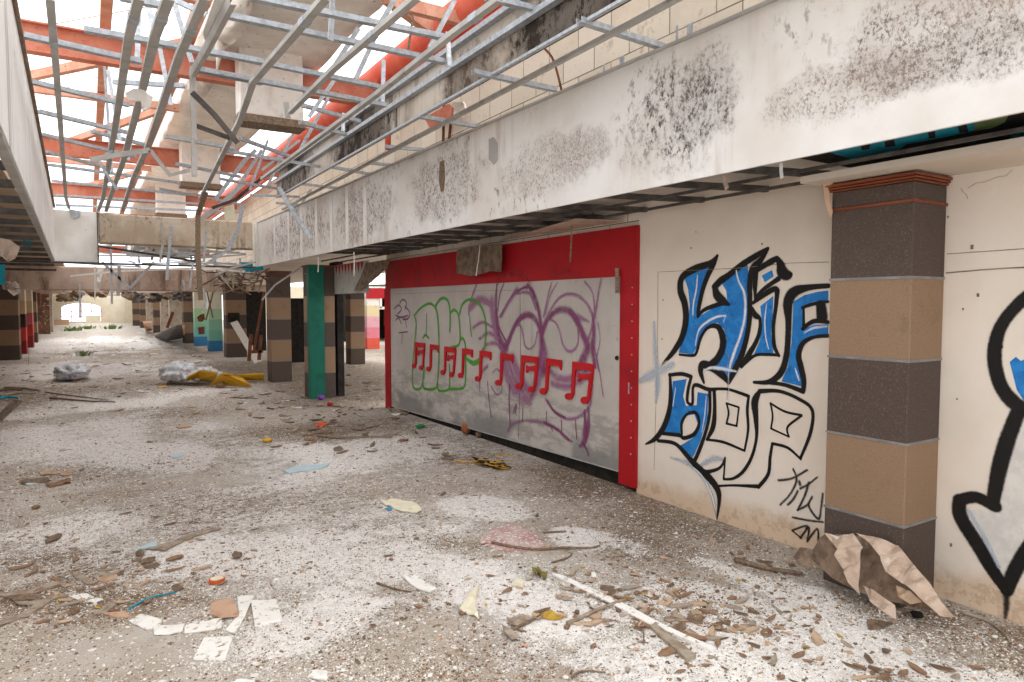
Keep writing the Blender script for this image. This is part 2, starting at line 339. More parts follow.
DT = [(60, 600, .5, .35, 1.0), (120, 570, .4, .3, .8), (30, 560, .4, .35, .9), (330, 500, .9, .5, .5), (460, 545, .3, .3, .6), (600, 480, .6, .8, .9), (680, 520, .5, .7, .8),
      (740, 540, .3, .5, .7), (780, 580, .2, .3, .5), (900, 610, .4, .3, .7), (980, 640, .3, .2, .8), (340, 395, 1.2, 2, .9), (370, 370, 1.5, 3, .9), (300, 400, 1.2, 1, .7), (210, 380, 1.8, 1.0, .7), (250, 400, 1.2, .8, .55),
      (450, 450, .6, .8, .5), (720, 610, .2, .3, .5), (30, 390, 1.0, 1.2, .6), (110, 470, .8, .5, .5), (650, 545, .3, .5, .6), (130, 490, .6, .35, .45), (230, 500, .9, .6, .35), (700, 600, .15, .3, .6), (60, 660, .5, .3, .3), (300, 372, 2, 3, 1), (390, 350, 3, 5, 1), (350, 385, 1.5, 2, 1), (250, 366, 1.5, 2, .9), (150, 352, 3, 5, .6), (20, 400, 1.2, 1.5, .9), (110, 390, 2, 1.2, .6), (200, 410, 1.5, 1, .5), (60, 350, 2, 4, .5), (320, 430, 1.2, .8, .7), (400, 425, .6, .8, .7), (400, 640, .5, .4, .3)]
SM = [(110, 650, .45, .28, 1.0), (210, 480, .75, .35, .8), (400, 640, .45, .3, .7), (530, 545, .3, .3, .8), (740, 525, .2, .5, .9), (140, 480, .6, .3, .5), (560, 560, .15, .2, .4)]
WH = [(Z(a, b), rx, ry, k) for a, b, rx, ry, k in WH]; DT = [(Z(a, b), rx, ry, k) for a, b, rx, ry, k in DT]; SM = [(Z(a, b), rx, ry, k) for a, b, rx, ry, k in SM]
def dens(L, x, y):
    v = 0; q = Vector((x * 1.1, y * 1.1, len(L)))
    x += .28 * noise.fractal(q, 1, 2, 4); y += .38 * noise.fractal(q + Vector((7, 3, 1)), 1, 2, 4)
    for c, rx, ry, k in L:
        d = math.hypot((x - c.x) / rx, (y - c.y) / ry)
        if d < 1.6: v = max(v, k * fade(d, .45, 1.5))
    return v
bm = B()
def axis(segs):
    o = []
    for a, b, st in segs:
        n = max(1, round((b - a) / st)); o += [a + (b - a) * i / n for i in range(n)]
    return o + [segs[-1][1]]
xs = axis([(-12, -3, 1.5), (-3, -1.2, .3), (-1.2, 4.4, .06), (4.4, 8, .6), (8, 18, 2)])
ys = axis([(-4, .8, .5), (.8, 7, .06), (7, 13, .15), (13, 30, .6), (30, 84, 3)])
g = [[bm.verts.new((x, y, 0)) for x in xs] for y in ys]
for j in range(len(ys) - 1):
    for i in range(len(xs) - 1): bm.faces.new((g[j][i], g[j][i + 1], g[j + 1][i + 1], g[j + 1][i]))
me = D.meshes.new('floor'); bm.to_mesh(me); bm.free()
at = me.attributes.new('cover', 'FLOAT_COLOR', 'POINT')
vals = []
for v in me.vertices:
    x, y = v.co.x, v.co.y; n = .35 * noise.fractal(Vector((x * .9, y * .9, 3)), 1, 2, 4)
    vals += [max(0, min(1, dens(WH, x, y) + n)), max(0, min(1, dens(DT, x, y) + .35 * noise.fractal(Vector((x * .7, y * .5, 9)), 1, 2, 4))), dens(SM, x, y), 1]
at.data.foreach_set('color', vals)
def floor_mat():
    t = NT('littered_concrete')
    a = t.n.new('ShaderNodeAttribute'); a.attribute_name = 'cover'; s = t.n.new('ShaderNodeSeparateColor'); t.L(a.outputs['Color'], s.inputs[0])
    wh, dt, sm = s.outputs
    n1 = t.noise(1.1, 6, .65); n2 = t.noise(7, 6, .7); n3 = t.noise(34, 7, .82); n4 = t.noise(120, 5, .85)
    c = t.mix(t.ramp(n1, .4, .62), 'bdb3a8', 'aca092')
    c = t.mix(t.math('MULTIPLY', t.ramp(n2, .45, .65), .45), c, 'd2cac0')
    # damp brown dirt
    d = t.math('ADD', t.math('MULTIPLY', dt, .62), t.math('MULTIPLY', n2, .55))
    dm = t.math('MULTIPLY', t.ramp(d, .42, .78), t.ramp(n3, .36, .55))
    c = t.mix(t.math('MULTIPLY', dm, .8), c, t.mix(t.ramp(n4, .4, .6), '70604f', '94836f'))
    c = t.mix(t.math('MULTIPLY', t.math('MULTIPLY', t.ramp(t.noise(2.3, 4), .56, .68), t.ramp(n3, .45, .6)), .45), c, '9a926c')
    # fine brown crumbs everywhere except on the smooth screed
    cr = t.math('MULTIPLY', t.ramp(t.noise(75, 6, .85), .52, .60), t.math('SUBTRACT', 1, t.math('MULTIPLY', sm, .8)))
    c = t.mix(t.math('MULTIPLY', cr, .6), c, '7a6855')
    # white crumbs
    w = t.math('ADD', t.math('MULTIPLY', wh, .34), t.math('ADD', t.math('MULTIPLY', n3, .40), t.math('ADD', t.math('MULTIPLY', n4, .30), t.math('MULTIPLY', n2, .28))))
    w = t.math('SUBTRACT', w, t.math('MULTIPLY', sm, .12))
    w = t.math('SUBTRACT', w, t.math('MULTIPLY', dt, .05))
    wm = t.ramp(w, .565, .60)
    crust = t.ramp(t.math('ADD', t.noise(13, 9, .78), t.math('MULTIPLY', t.math('SUBTRACT', wh, sm), .16)), .60, .625)
    grime = t.ramp(t.math('ADD', t.noise(9, 9, .8, t.mapping((1, 1.3, 1), (4, 2, 0))), t.math('MULTIPLY', t.math('SUBTRACT', dt, sm), .17)), .60, .64)
    c = t.mix(t.math('MULTIPLY', grime, .7), c, t.mix(t.ramp(n4, .4, .6), '5e5042', '7f6d5b'))
    wm = t.math('MAXIMUM', t.math('MULTIPLY', wm, t.math('SUBTRACT', 1, t.math('MULTIPLY', grime, .75))), t.math('MULTIPLY', crust, .9))
    c = t.mix(t.math('MULTIPLY', wm, .92), c, t.mix(t.ramp(t.noise(20, 4), .4, .65), 'f0ebe6', 'd8cfc8'))
    def chips(c, sc, off, k):
        vo = t.n.new('ShaderNodeTexVoronoi'); vo.inputs['Scale'].default_value = sc; t.L(t.mapping((1, 1, 1), (off, off, 0)), vo.inputs['Vector'])
        sc_ = t.n.new('ShaderNodeSeparateColor'); t.L(vo.outputs['Color'], sc_.inputs[0]); rnd, rnd2, rnd3 = sc_.outputs
        inside = t.math('LESS_THAN', vo.outputs['Distance'], t.math('MULTIPLY_ADD', rnd3, .35, .22))
        cov = t.math('MULTIPLY', t.math('ADD', .16, t.math('MULTIPLY', wh, .55)), t.math('MULTIPLY', k, t.math('SUBTRACT', 1, t.math('MULTIPLY', sm, .75))))
        cov = t.math('MULTIPLY', cov, t.ramp(n2, .3, .6))
        mw = t.math('MULTIPLY', inside, t.math('LESS_THAN', rnd, cov)); c = t.mix(mw, c, t.mix(rnd2, 'f7f4f1', 'd9d2cb'))
        covd = t.math('MULTIPLY', t.math('ADD', .10, t.math('MULTIPLY', dt, .42)), t.math('MULTIPLY', k, t.math('SUBTRACT', 1, t.math('MULTIPLY', sm, .75))))
        md = t.math('MULTIPLY', inside, t.math('GREATER_THAN', rnd, t.math('SUBTRACT', 1, covd))); c = t.mix(md, c, t.mix(rnd2, '54473b', 'a08468'))
        return c, t.math('ADD', mw, md)
    c, m1 = chips(c, 130, 0, 1.1); c, m2 = chips(c, 62, 3.7, .8); c, m3 = chips(c, 30, 8.1, .38)
    wm = t.math('ADD', wm, t.math('MULTIPLY', t.math('ADD', m1, t.math('ADD', m2, m3)), .5))
    h = t.math('ADD', t.math('MULTIPLY', wm, .6), t.math('ADD', t.math('MULTIPLY', n3, .6), t.math('MULTIPLY', n2, .8)))
    t.bump(h, .55, .018); return t.done(c, .9, 0, .25)
MT['floor'] = floor_mat(); me.materials.append(MT['floor'])
fo = D.objects.new('floor', me); link(fo); tag(fo, 'dirty concrete concourse floor strewn with white plaster crumbs', None, None, 'structure')
def struct(name, bm, mat, label): o = mk(name, bm, mat); return tag(o, label, None, None, 'structure')

# ---- right wall with the graffiti
WX = 4.17
bm = B(); box(bm, WX, WX + .2, -2.6, 4.60, 0, 2.62); wall_right = struct('wall_right', bm, 'wall', 'cream plaster wall on the right covered in blue and black graffiti')
# board joints and cracks of that wall, slightly recessed thin lines
bm = B()
def crack(pts, w=.004):
    p = [X(a, b, WX - .002) for a, b in pts]; extr(bm, p, prof_r(w, .002), Vector((1, 0, 0)))
crack([(658, 272), (700, 270), (740, 268), (790, 263), (829, 262)]); crack([(658, 272), (657.5, 350), (654, 470)], .003)
crack([(946, 273), (980, 270), (1010, 268), (1060, 266)], .007); crack([(947, 254), (1020, 249), (1060, 246)], .004)
crack([(727, 400), (728, 368), (728.5, 352)], .003); crack([(968, 188), (976, 183), (985, 182), (997, 177), (1006, 176), (1012, 170)], .0012); crack([(961, 188), (963, 192), (966, 194), (968, 199)], .0015)
mk('plaster_crack', bm, 'old_wood', wall_right)
bm = B()
for a, b, r in [(691, 248, .008), (762, 244, .008), (663, 300, .007), (662, 339, .007), (972, 247, .012), (951, 545, .01), (978, 295, .01), (963, 309, .006), (948, 217, .006), (1002, 347, .008), (957, 399, .005), (696, 232, .005)]:
    c = X(a, b, WX - .001); box(bm, c.x - .002, c.x + .002, c.y - r * .6, c.y + r * .6, c.z - r, c.z + r)
mk('plaster_pock', bm, 'bark', wall_right)
# block wall above the ceiling
bm = B(); box(bm, WX, WX + .2, -2.6, 10.66, 2.62, 4.95); box(bm, WX, WX + .2, 10.66, 34, 2.72, 4.95); box(bm, WX, WX + .2, 4.60, 10.66, 2.40, 2.62); struct('wall_right_upper', bm, 'cmu', 'bare pale concrete block wall above the right hand bulkhead')
bm = B(); box(bm, -6, 9, 77.3, 77.6, 0, 3.4)
# opening cut by building the wall from pieces instead
bm.free(); bm = B()
ax0, ax1, az = -2.29, 1.02, 1.9
box(bm, -7, ax0, 77.3, 77.6, 0, 3.6); box(bm, ax1, 9, 77.3, 77.6, 0, 3.6)
N = 16
for i in range(N):
    u0, u1 = i / N, (i + 1) / N; xa = ax0 + (ax1 - ax0) * u0; xb = ax0 + (ax1 - ax0) * u1
    za = 1.38 + .5 * (1 - (2 * u0 - 1) ** 2) ** .6; zb = 1.38 + .5 * (1 - (2 * u1 - 1) ** 2) ** .6
    v = [bm.verts.new(p) for p in ((xa, 77.3, za), (xb, 77.3, zb), (xb, 77.3, 3.6), (xa, 77.3, 3.6), (xa, 77.6, za), (xb, 77.6, zb), (xb, 77.6, 3.6), (xa, 77.6, 3.6))]
    for f in ((0, 1, 2, 3), (7, 6, 5, 4), (0, 4, 5, 1)): bm.faces.new([v[k] for k in f])
struct('wall_back', bm, 'backwall', 'distant beige end wall of the concourse with an arched opening')
w1 = D.objects.new('window_1', None); w1.location = (0, 77.45, 0); link(w1); tag(w1, 'bright arched window at the far end of the concourse', None, None, 'structure')
bm = B()
for xx in (-2.27, -1.45, -.62, .2, 1.0): box(bm, xx - .03, xx + .03, -.03, .03, 0, 1.42 if abs(xx + .62) > 1.2 else 1.85)
for zz in (.6, 1.1): box(bm, ax0, ax1, -.025, .025, zz - .025, zz + .025)
mk('window_frame', bm, 'red_paint', w1)
bm = B(); box(bm, ax0 - .1, ax1 + .1, -.2, .2, 0, .12); mk('window_sill', bm, 'backwall', w1)
bm = B(); box(bm, 1.6, 2.9, 74.6, 74.8, 0, 3.0); box(bm, 3.1, 6.5, 66, 66.2, 0, 2.9); struct('wall_back_partition', bm, 'backwall', 'plain beige partition right of the far arched window')
bm = B(); box(bm, -7.2, -7, 3.5, 77.3, 0, 3); struct('wall_left', bm, 'pinkbeam', 'grey brown side wall beyond the left hand pillars')
# low ceilings either side
bm = B(); box(bm, 3.38, WX, 2.62, 8, 2.62, 2.66); box(bm, 3.2, WX, 8, 10.62, 2.62, 2.66); box(bm, 3.17, 7.6, 10.62, 34, 2.66, 2.72); box(bm, 3.0, 7.6, 34, 77, 2.66, 2.72)
struct('ceiling_right', bm, 'board_ceiling', 'grey ceiling boards behind dark framing under the right bulkhead')
bm = B(); box(bm, -7, -.62, 0.5, 77, 2.9, 2.96); struct('ceiling_left', bm, 'brown_board', 'brown board ceiling seen above the left hand framing')
bm = B(); box(bm, 3.66, WX, -2.6, 2.62, 2.43, 2.47)
struct('ceiling_right_near', bm, 'soffit', 'cream soffit strip along the wall over the nearest striped pillar')
# black board painted as the shaded void between soffit and bulkhead, remains of a blue mural
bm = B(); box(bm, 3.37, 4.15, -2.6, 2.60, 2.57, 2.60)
mural = mk('mural_board', bm, 'black'); tag(mural, 'black board standing for the shaded void, turquoise painted remains above the nearest striped pillar', 'ceiling board')
def C4(a, b): return (700 + a / 3.1, b / 3.1)
def mpoly(pts, mat, z=2.566, name='painted_patch', par=None):
    pts = [(a, b + (2.4 if k_ >= len(pts) // 2 else .3)) for k_, (a, b) in enumerate(pts)]
    bm = B(); slab(bm, [Z(*p, z) for p in pts], .003, Vector((0, 0, 1))); return mk(name, bm, mat, par or mural)
mpoly([C4(*p) for p in [(390, 468), (500, 440), (560, 430), (620, 420), (700, 405), (760, 400), (850, 375), (850, 398), (760, 418), (640, 440), (610, 462), (540, 470), (480, 490)]], 'teal')
mpoly([C4(*p) for p in [(500, 442), (530, 438), (525, 456), (500, 458)]], 'black', 2.564); mpoly([C4(*p) for p in [(570, 430), (600, 424), (606, 445), (575, 450)]], 'black', 2.564)
mpoly([C4(*p) for p in [(705, 402), (728, 398), (730, 420), (710, 424)]], 'black', 2.564); mpoly([C4(*p) for p in [(795, 384), (825, 378), (832, 402), (805, 405)]], 'black', 2.564)
mpoly([C4(*p) for p in [(850, 375), (890, 362), (960, 350), (945, 372), (905, 390), (850, 398)]], 'weed')
mpoly([C4(*p) for p in [(960, 415), (1040, 395), (1040, 445), (960, 452)]], 'teal')

# ---- bulkheads (trim)
bm = B(); quadwall(bm, [(3.31, -2.6), (3.31, 1.5), (3.30, 3.0), (3.18, 8.0), (3.02, 15.0)], 2.5, 3.40, .02)
tr1 = struct('trim_1', bm, 'fascia_r', 'long white plaster bulkhead with black mould patches on the right')
bm = B(); bmesh.ops.recalc_face_normals(bm, faces=[])
extr(bm, [Vector((3.30, -2.6, 3.40)), Vector((3.30, 3, 3.40)), Vector((3.18, 8, 3.40)), Vector((3.02, 15, 3.40))], prof_r(.035, .022)); mk('edge_channel', bm, 'galv_dirty', tr1)
def hole(pts, mat='bark'):
    bm = B(); slab(bm, [X(a, b, 3.20 if a < 470 else 3.235) + Vector((0, 0, 0)) for a, b in pts], .012, Vector((-1, 0, 0))); mk('broken_hole', bm, mat, tr1)
def onF(a, b):      # point on the right bulkhead's face
    p = X(a, b, 3.3)
    for _ in range(5):
        y = p.y; xx = 3.30 if y < 3 else (3.30 - (y - 3) * .024 if y < 8 else 3.18 - (y - 8) * .02286); p = X(a, b, xx - .001)
    return p
for pts, m_ in [([(489, 139), (494, 137), (498, 143), (498, 160), (494, 165), (489, 159)], 'galv_dirty'), ([(440, 162), (444, 160), (445, 178), (444, 191), (441, 192), (439, 180)], 'bark')]:
    bm = B(); slab(bm, [onF(*p) for p in pts], .004, Vector((-1, 0, 0))); mk('broken_hole', bm, m_, tr1)
bm = B()
for sx in (274, 288, 301, 316, 331, 347, 365):    # pale vertical batten stripes on the far half
    a = onF(sx, 200); extr(bm, [Vector((a.x - .002, a.y, 2.5)), Vector((a.x - .002, a.y, 3.38))], [(-.002, -.07), (.002, -.07), (.002, .07), (-.002, .07)], Vector((0, 1, 0)))
mk('batten_stripe', bm, 'white_paint', tr1)
bm = B(); extr(bm, [Vector((3.385, 1.6, 2.53)), Vector((3.36, 3, 2.53)), Vector((3.24, 8, 2.53)), Vector((3.12, 12, 2.53))], prof_r(.03, .03)); mk('blue_edge', bm, 'teal', tr1)
bm = B(); quadwall(bm, [(-.50, 15.0), (-.29, 2.6), (-.23, -1.0)], 2.5, 3.45, .03); tr2 = struct('trim_2', bm, 'fascia_l', 'streaky white plaster bulkhead running along the left')
bm = B(); extr(bm, [Vector((-.53, 15, 2.475)), Vector((-.32, 2.6, 2.475)), Vector((-.26, -1, 2.475))], prof_u(.05, .04)); mk('bottom_channel', bm, 'galv_dirty', tr2)
bm = B(); extr(bm, [Vector((-.50, 15, 3.46)), Vector((-.30, 2.6, 3.46)), Vector((-.24, -1, 3.46))], prof_u(.06, .04)); mk('edge_channel', bm, 'old_wood', tr2)
bm = B(); box(bm, -.50, .17, 15.0, 15.06, 2.49, 3.43); tr3 = struct('trim_3', bm, 'fascia_c', 'white plaster return panel at the far left corner of the ceiling opening')
bm = B(); box(bm, .165, .185, 14.97, 15.05, 2.45, 3.43); mk('edge_channel', bm, 'dark_metal', tr3)
bm = B(); slab(bm, [Yp(*p, 14.99) for p in [(69, 209), (80, 211), (80, 216), (74, 219), (70, 215)]], .008, Vector((0, -1, 0))); mk('broken_hole', bm, 'galv', tr3)
bm = B(); box(bm, .19, 3.02, 15.0, 15.35, 2.86, 3.42); bevel(bm, .02); struct('trim_4', bm, 'beam', 'stained concrete cross beam at the far end of the ceiling opening')
bm = B(); box(bm, 2.93, 3.02, 14.9, 15.0, 2.5, 3.4); tr4 = struct('trim_5', bm, 'fascia_c', 'short plaster return with yellow stain where bulkhead meets the cross beam')
bm = B(); box(bm, 2.945, 2.965, 14.885, 14.9, 2.5, 3.38); mk('yellow_stripe', bm, 'cream', tr4)
# sooty hanging bulkhead in two steps
bm = B(); quadwall(bm, [(2.68, -1.5), (2.66, 11.6)], 3.45, 3.665, .03); quadwall(bm, [(2.72, -1.5), (2.70, 11.6)], 3.70, 3.86, .03)
tr6 = struct('trim_6', bm, 'sooty', 'soot blackened plaster strip hanging above the right bulkhead')
for (x_, z_, nm) in ((2.645, 3.665, 'upper_channel'), (2.68, 3.85, 'top_channel'), (2.665, 3.44, 'lower_channel')):
    bm = B(); extr(bm, [Vector((x_, -1.5, z_)), Vector((x_ - .015, 11.6, z_))], prof_u(.055 if nm != 'lower_channel' else .03, .04 if nm != 'lower_channel' else .02)); mk(nm, bm, 'galv', tr6)
# pinkish concrete beams further down
bm = B(); box(bm, -1.9, 3.35, 22.0, 22.5, 2.10, 2.74); bevel(bm, .03); struct('trim_7', bm, 'pinkbeam', 'pinkish concrete cross beam behind the first one, chipped along its foot')
bm = B(); box(bm, -6, 7.5, 34.0, 34.5, 2.24, 3.1); struct('trim_8', bm, 'pinkbeam', 'dim cross beam further down the concourse')
bm = B(); box(bm, -6, 7.5, 48.0, 48.5, 2.35, 3.5); struct('trim_9', bm, 'pinkbeam', 'last dim cross beam before the far window')
bm = B(); box(bm, -1.5, 3.0, 60, 60.5, 2.4, 4.0); struct('trim_10', bm, 'pinkbeam', 'low cross beam close to the far end wall')
# ---- ceiling soffit framing (dark grids)
def bar(name, p0, p1, w, h, mat, label, cat, group=None, prof='u', extra=None):
    bm = B(); pts = [Vector(p) for p in ([p0, p1] if extra is None else extra)]
    extr(bm, pts, prof_u(w, h) if prof == 'u' else (prof_i(w, h) if prof == 'i' else prof_r(w, h)))
    o = mk(name, bm, mat); return tag(o, label, cat, group)
GR = 'dark framing bars under the right hand ceiling'
def fx(y): return (3.30 if y < 3 else (3.30 - (y - 3) * .024 if y < 8 else 3.18 - (y - 8) * .02286)) + .06
for i, y in enumerate((2.75, 3.35, 3.95, 4.6, 5.2, 5.8, 6.4, 7.0, 7.6, 8.2, 8.8, 9.4, 10.0, 10.6)):
    bar('cross_bar', (fx(y), y + .12, 2.51), (WX - .01, y - .1, 2.51), .05, .04, 'dark_metal', 'short dark framing bar crossing from bulkhead to wall under the right ceiling', 'ceiling framing', GR)
for x_, w_, t_ in ((3.55, .018, 'nearest the white bulkhead'), (3.9, .022, 'nearest the red hoarding')):
    bar('long_bar', (x_, 1.2 if x_ < 3.7 else 2.64, 2.47), (x_, 12.2, 2.47), w_, .02, 'dark_metal', 'long thin rail under the right ceiling, ' + t_, 'ceiling framing')
GL = 'dark framing bars under the left hand ceiling'
for y in (0.9, 1.8, 2.7, 3.6, 4.4, 5.06, 5.8, 6.65, 7.5, 8.4, 9.25, 10.3, 11.3, 12.4, 13.6, 15, 17, 19.5):
    bar('cross_bar', (-.33 - (y - 2.6) * .018, y, 2.50), (-2.6, y + .05, 2.50), .06, .05, 'dark_metal', 'dark horizontal framing bar below the left hand ceiling', 'ceiling framing', GL)
for x_, y in ((-.62, 5.06), (-.55, 5.8), (-.9, 6.65), (-.75, 7.5), (-1.1, 9.25), (-1.0, 11.3), (-.8, 8.4), (-1.3, 13.6)):
    bar('hanger', (x_, y, 2.51), (x_ + .02, y, 2.9), .05, .02, 'dark_metal', 'short upright hanger between the left framing bars and ceiling', 'hanger', 'short uprights under the left ceiling', 'r')
bar('diagonal_bar', (-.5, 7.6, 2.52), (-1.7, 7.9, 2.84), .05, .03, 'dark_metal', 'bent dark bar leaning across the left framing', 'ceiling framing', prof='r')
bar('valance_rail', (-2.4, 14.9, 2.455), (2.95, 14.9, 2.455), .05, .035, 'dark_metal', 'long thin dark rail crossing below the stained concrete beam', 'rail')

# ================================================================ PILLARS
def pillar(x0, x1, y0, y1, h, mat, label, cap=True, group=None):
    e = empty('striped_pillar' if mat == 'pillar' else 'painted_pillar', label, 'pillar', ((x0 + x1) / 2, (y0 + y1) / 2, 0), group)
    w, d = (x1 - x0) / 2, (y1 - y0) / 2
    bm = B(); box(bm, -w, w, -d, d, 0, h); bevel(bm, .006); mk('shaft', bm, mat, e)
    if cap:
        bm = B(); k = .012
        for z0, z1, kk in ((h, h + .012, .012), (h + .014, h + .026, .022), (h + .028, h + .045, .03), (h - .115, h - .097, .010)): box(bm, -w - kk, w + (0 if 'graffiti wall' in label else kk), -d - kk, d + kk, z0, z1)
        bevel(bm, .004); mk('wood_moulding', bm, 'wood', e)
    return e
p0 = pillar(3.825, 4.17 - .002, 2.035, 2.52, 2.375, 'pillar', 'nearest striped pillar, brown and tan, against the graffiti wall')
for k in (1, 2, 3, 4): bm = B(); box(bm, -.176, .172, -.2455, .2455, .463 * k - .006, .463 * k + .006); mk('joint_strip', bm, 'joint', p0)
bm = B(); box(bm, -.178, .172, .2, .2465, .0, 2.2); bm.free()
pB = pillar(3.39, 3.84, 12.4, 12.85, 2.38, 'pillar', 'striped pillar with a green board fixed to its front, left of the red hoarding')
bm = B(); box(bm, -.225, .02, -.262, -.228, 0, 2.42); box(bm, -.255, -.225, -.262, -.13, 0, 2.42); box(bm, -.225, .02, -.268, -.262, .45, .47); box(bm, -.225, .02, -.268, -.262, 1.75, 1.77)
mk('green_board', bm, 'green_paint', pB)
tag(mk('dark_post', (lambda b: (box(b, 3.90, 4.02, 12.45, 12.9, 0, 2.5), b)[1])(B()), 'black'), 'black upright board beside the green fronted pillar', 'post')
pA = pillar(3.37, 3.80, 15.45, 15.9, 2.40, 'pillar', 'striped pillar just behind the green fronted one, end of the white bulkhead')
pC = pillar(6.30, 6.72, 18.9, 19.35, 2.40, 'pillar', 'striped pillar standing back inside, seen between green board and red hoarding')
pD = pillar(3.74, 4.36, 23.55, 24.1, 2.35, 'pillar', 'dark striped pillar with a square hole beside the aqua painted pillars')
bm = B(); box(bm, -.25, .1, -.29, -.272, 1.15, 1.45); mk('broken_hole', bm, 'black', pD)
pillar(3.70, 4.16, 27.0, 27.5, 2.35, 'pillar_green', 'pillar painted in green and blue bands next to the dark striped pillar')
pG2 = pillar(3.70, 4.22, 30.9, 31.4, 2.35, 'pillar_aqua', 'pale aqua and blue banded pillar with two broken holes')
bm = B(); slab(bm, [Vector(p) for p in ((-.18, -.258, 1.2), (-.05, -.258, 1.3), (.1, -.258, 1.35), (.12, -.258, 1.1), (.0, -.258, 1.0), (-.12, -.258, 1.02))], .01, Vector((0, -1, 0))); mk('broken_hole', bm, 'rust', pG2); bm = B()
slab(bm, [Vector(p) for p in ((-.15, -.258, .78), (.1, -.258, .8), (.1, -.258, .5), (-.12, -.258, .48))], .01, Vector((0, -1, 0))); mk('broken_hole', bm, 'rust', pG2)
for (x0, w, y, m, l) in ((3.55, .45, 33.4, 'pillar', 'striped pillar with a chipped side behind the aqua banded pillar'),
                         (3.5, 1.2, 39, 'pillar_plain', 'wide grey plaster pillar behind the slanting dark slab'),
                         (3.42, .5, 43, 'pillar_plain', 'grey plaster pillar behind the slanting dark slab, left one'),
                         (3.35, .7, 47.3, 'pillar', 'distant striped pillar left of the slanting dark slab'),
                         (3.3, .55, 52.5, 'pillar_plain', 'distant plain pale pillar between two striped ones on the right'),
                         (3.2, .75, 57.5, 'pillar', 'distant striped pillar, second from the far end of the right row'),
                         (3.0, .7, 63.5, 'pillar', 'farthest striped pillar of the right row, next to the beige partition')):
    pillar(x0, x0 + w, y, y + .6, 2.4, m, l, False)
for (x1, w, y, m, l) in ((-1.864, .9, 26, 'pillar', 'dark striped pillar at the left edge of the view'),
                         (-1.885, .6, 29, 'pillar_red', 'pillar banded cream, black and bright red behind the left striped one'),
                         (-1.93, .6, 33.2, 'pillar_pink', 'pillar banded cream, pink and dark red, second painted one on the left'),
                         (-2.02, .6, 37.6, 'pillar', 'narrow dark striped pillar behind the red banded ones on the left'),
                         (-1.95, .9, 51.5, 'pillar_plain', 'distant grey pillar on the left near the far window')):
    pillar(x1 - w, x1, y, y + .6, 2.4, m, l, False)
bm = B(); box(bm, -2.9, -1.86, 45.5, 45.7, .1, 2.3); tag(mk('rusty_sheet', bm, 'orange_rust_panel'), 'tall rusty brown panel with flaking white paint standing on the left', 'panel')
bm = B(); box(bm, -2.9, -2.0, 40.5, 40.7, 1.75, 2.3); tag(mk('rusty_box', bm, 'rust'), 'rust brown box hanging high on the left above the rusty panel', 'box')
# banner pillar and white shopfront behind
e = empty('banner_pillar', 'pillar wrapped in a red and pink patterned banner, beyond the red hoarding edge', 'pillar', (9.3, 25.5, 0))
bm = B(); box(bm, -.25, .25, -.3, .3, 0, 2.35); mk('shaft', bm, 'banner', e)
bm = B(); box(bm, -.28, .7, -.34, -.30, 1.95, 2.35); mk('top_sign', bm, 'red_paint', e)
e = empty('shopfront', 'white framed shopfront with a dark interior in the distance beside the red hoarding', 'shopfront', (11.7, 30, 0))
bm = B(); box(bm, -1.5, 2.2, 0, .15, 2.0, 2.55); box(bm, -1.5, -1.2, 0, .2, 0, 2.5); box(bm, 2.0, 2.2, 0, .2, 0, 2.5); box(bm, -.3, -.2, 0, .1, 1.55, 2.5); box(bm, -1.3, 2.2, 0, .1, 1.5, 1.62); mk('frame', bm, 'white_paint', e)
bm = B(); box(bm, -1.6, 2.6, 3.4, 3.5, 0, 2.6); box(bm, -1.6, -1.5, .2, 3.4, 0, 2.6); box(bm, 2.5, 2.6, .2, 3.4, 0, 2.6); box(bm, -1.6, 2.6, 0.2, 3.5, 2.56, 2.62); mk('interior', bm, 'black', e)  # lining coloured black for the shade inside the shop
bm = B(); box(bm, .5, .62, 1.5, 1.6, .7, 1.5); mk('orange_panel', bm, 'orange', e)
bm = B(); box(bm, 13, 13.2, 8, 45, 0, 2.8); box(bm, 7.6, 13, 42, 42.2, 0, 2.8); struct('wall_right_far', bm, 'backwall', 'far side wall of the hall beyond the red hoarding')
for (a, b, h, y, l) in ((4.8, 5.5, 1.9, 20.5, 'dark shutter panel standing between the two nearest free pillars'), (4.6, 5.6, 2.2, 26.5, 'dark shutter panel behind the leaning planks')):
    bm = B(); box(bm, a, b, y, y + .1, 0, h); tag(mk('shutter_panel', bm, 'black'), l, 'panel')

# ================================================================ RED HOARDING
ho = empty('hoarding', 'red framed grey hoarding with red music notes and purple graffiti', 'hoarding', (0, 0, 0))
PX_ = 4.14
bm = B(); v = [X(386, 262, PX_), X(639, 225, PX_), X(639, 276, PX_), X(386, 288.5, PX_)]
box(bm, PX_ - .01, PX_ + .14, 4.585, 10.62, 1.96, 2.405); mk('header_panel', bm, 'red_paint', ho)
bm = B(); box(bm, PX_ - .012, PX_ + .14, 4.585, 4.80, 0.05, 1.96); rp = mk('frame_post', bm, 'red_paint', ho)
bm = B()
for k in range(11):
    z = .35 + k * .15; box(bm, PX_ - .018, PX_ - .01, 4.625, 4.636, z, z + .010)
box(bm, PX_ - .018, PX_ - .01, 4.66, 4.67, .9, 1.0); mk('bolt', bm, 'galv', rp)
bm = B(); box(bm, PX_ - .012, PX_ + .14, 10.42, 10.66, 0, 1.96); mk('frame_post', bm, 'red_paint', ho)
bm = B(); box(bm, PX_ + .08, PX_ + .12, 4.60, 10.42, 0, .3); mk('kick_recess_shade', bm, 'black', ho)  # black strip painted as the shade in the gap under the board
bm = B()
slab(bm, [Vector((PX_, 10.42, .055)), Vector((PX_, 4.80, .165)), Vector((PX_, 4.80, 1.96)), Vector((PX_, 10.42, 1.96))], .03, Vector((1, 0, 0)))
board = mk('board', bm, 'board', ho)
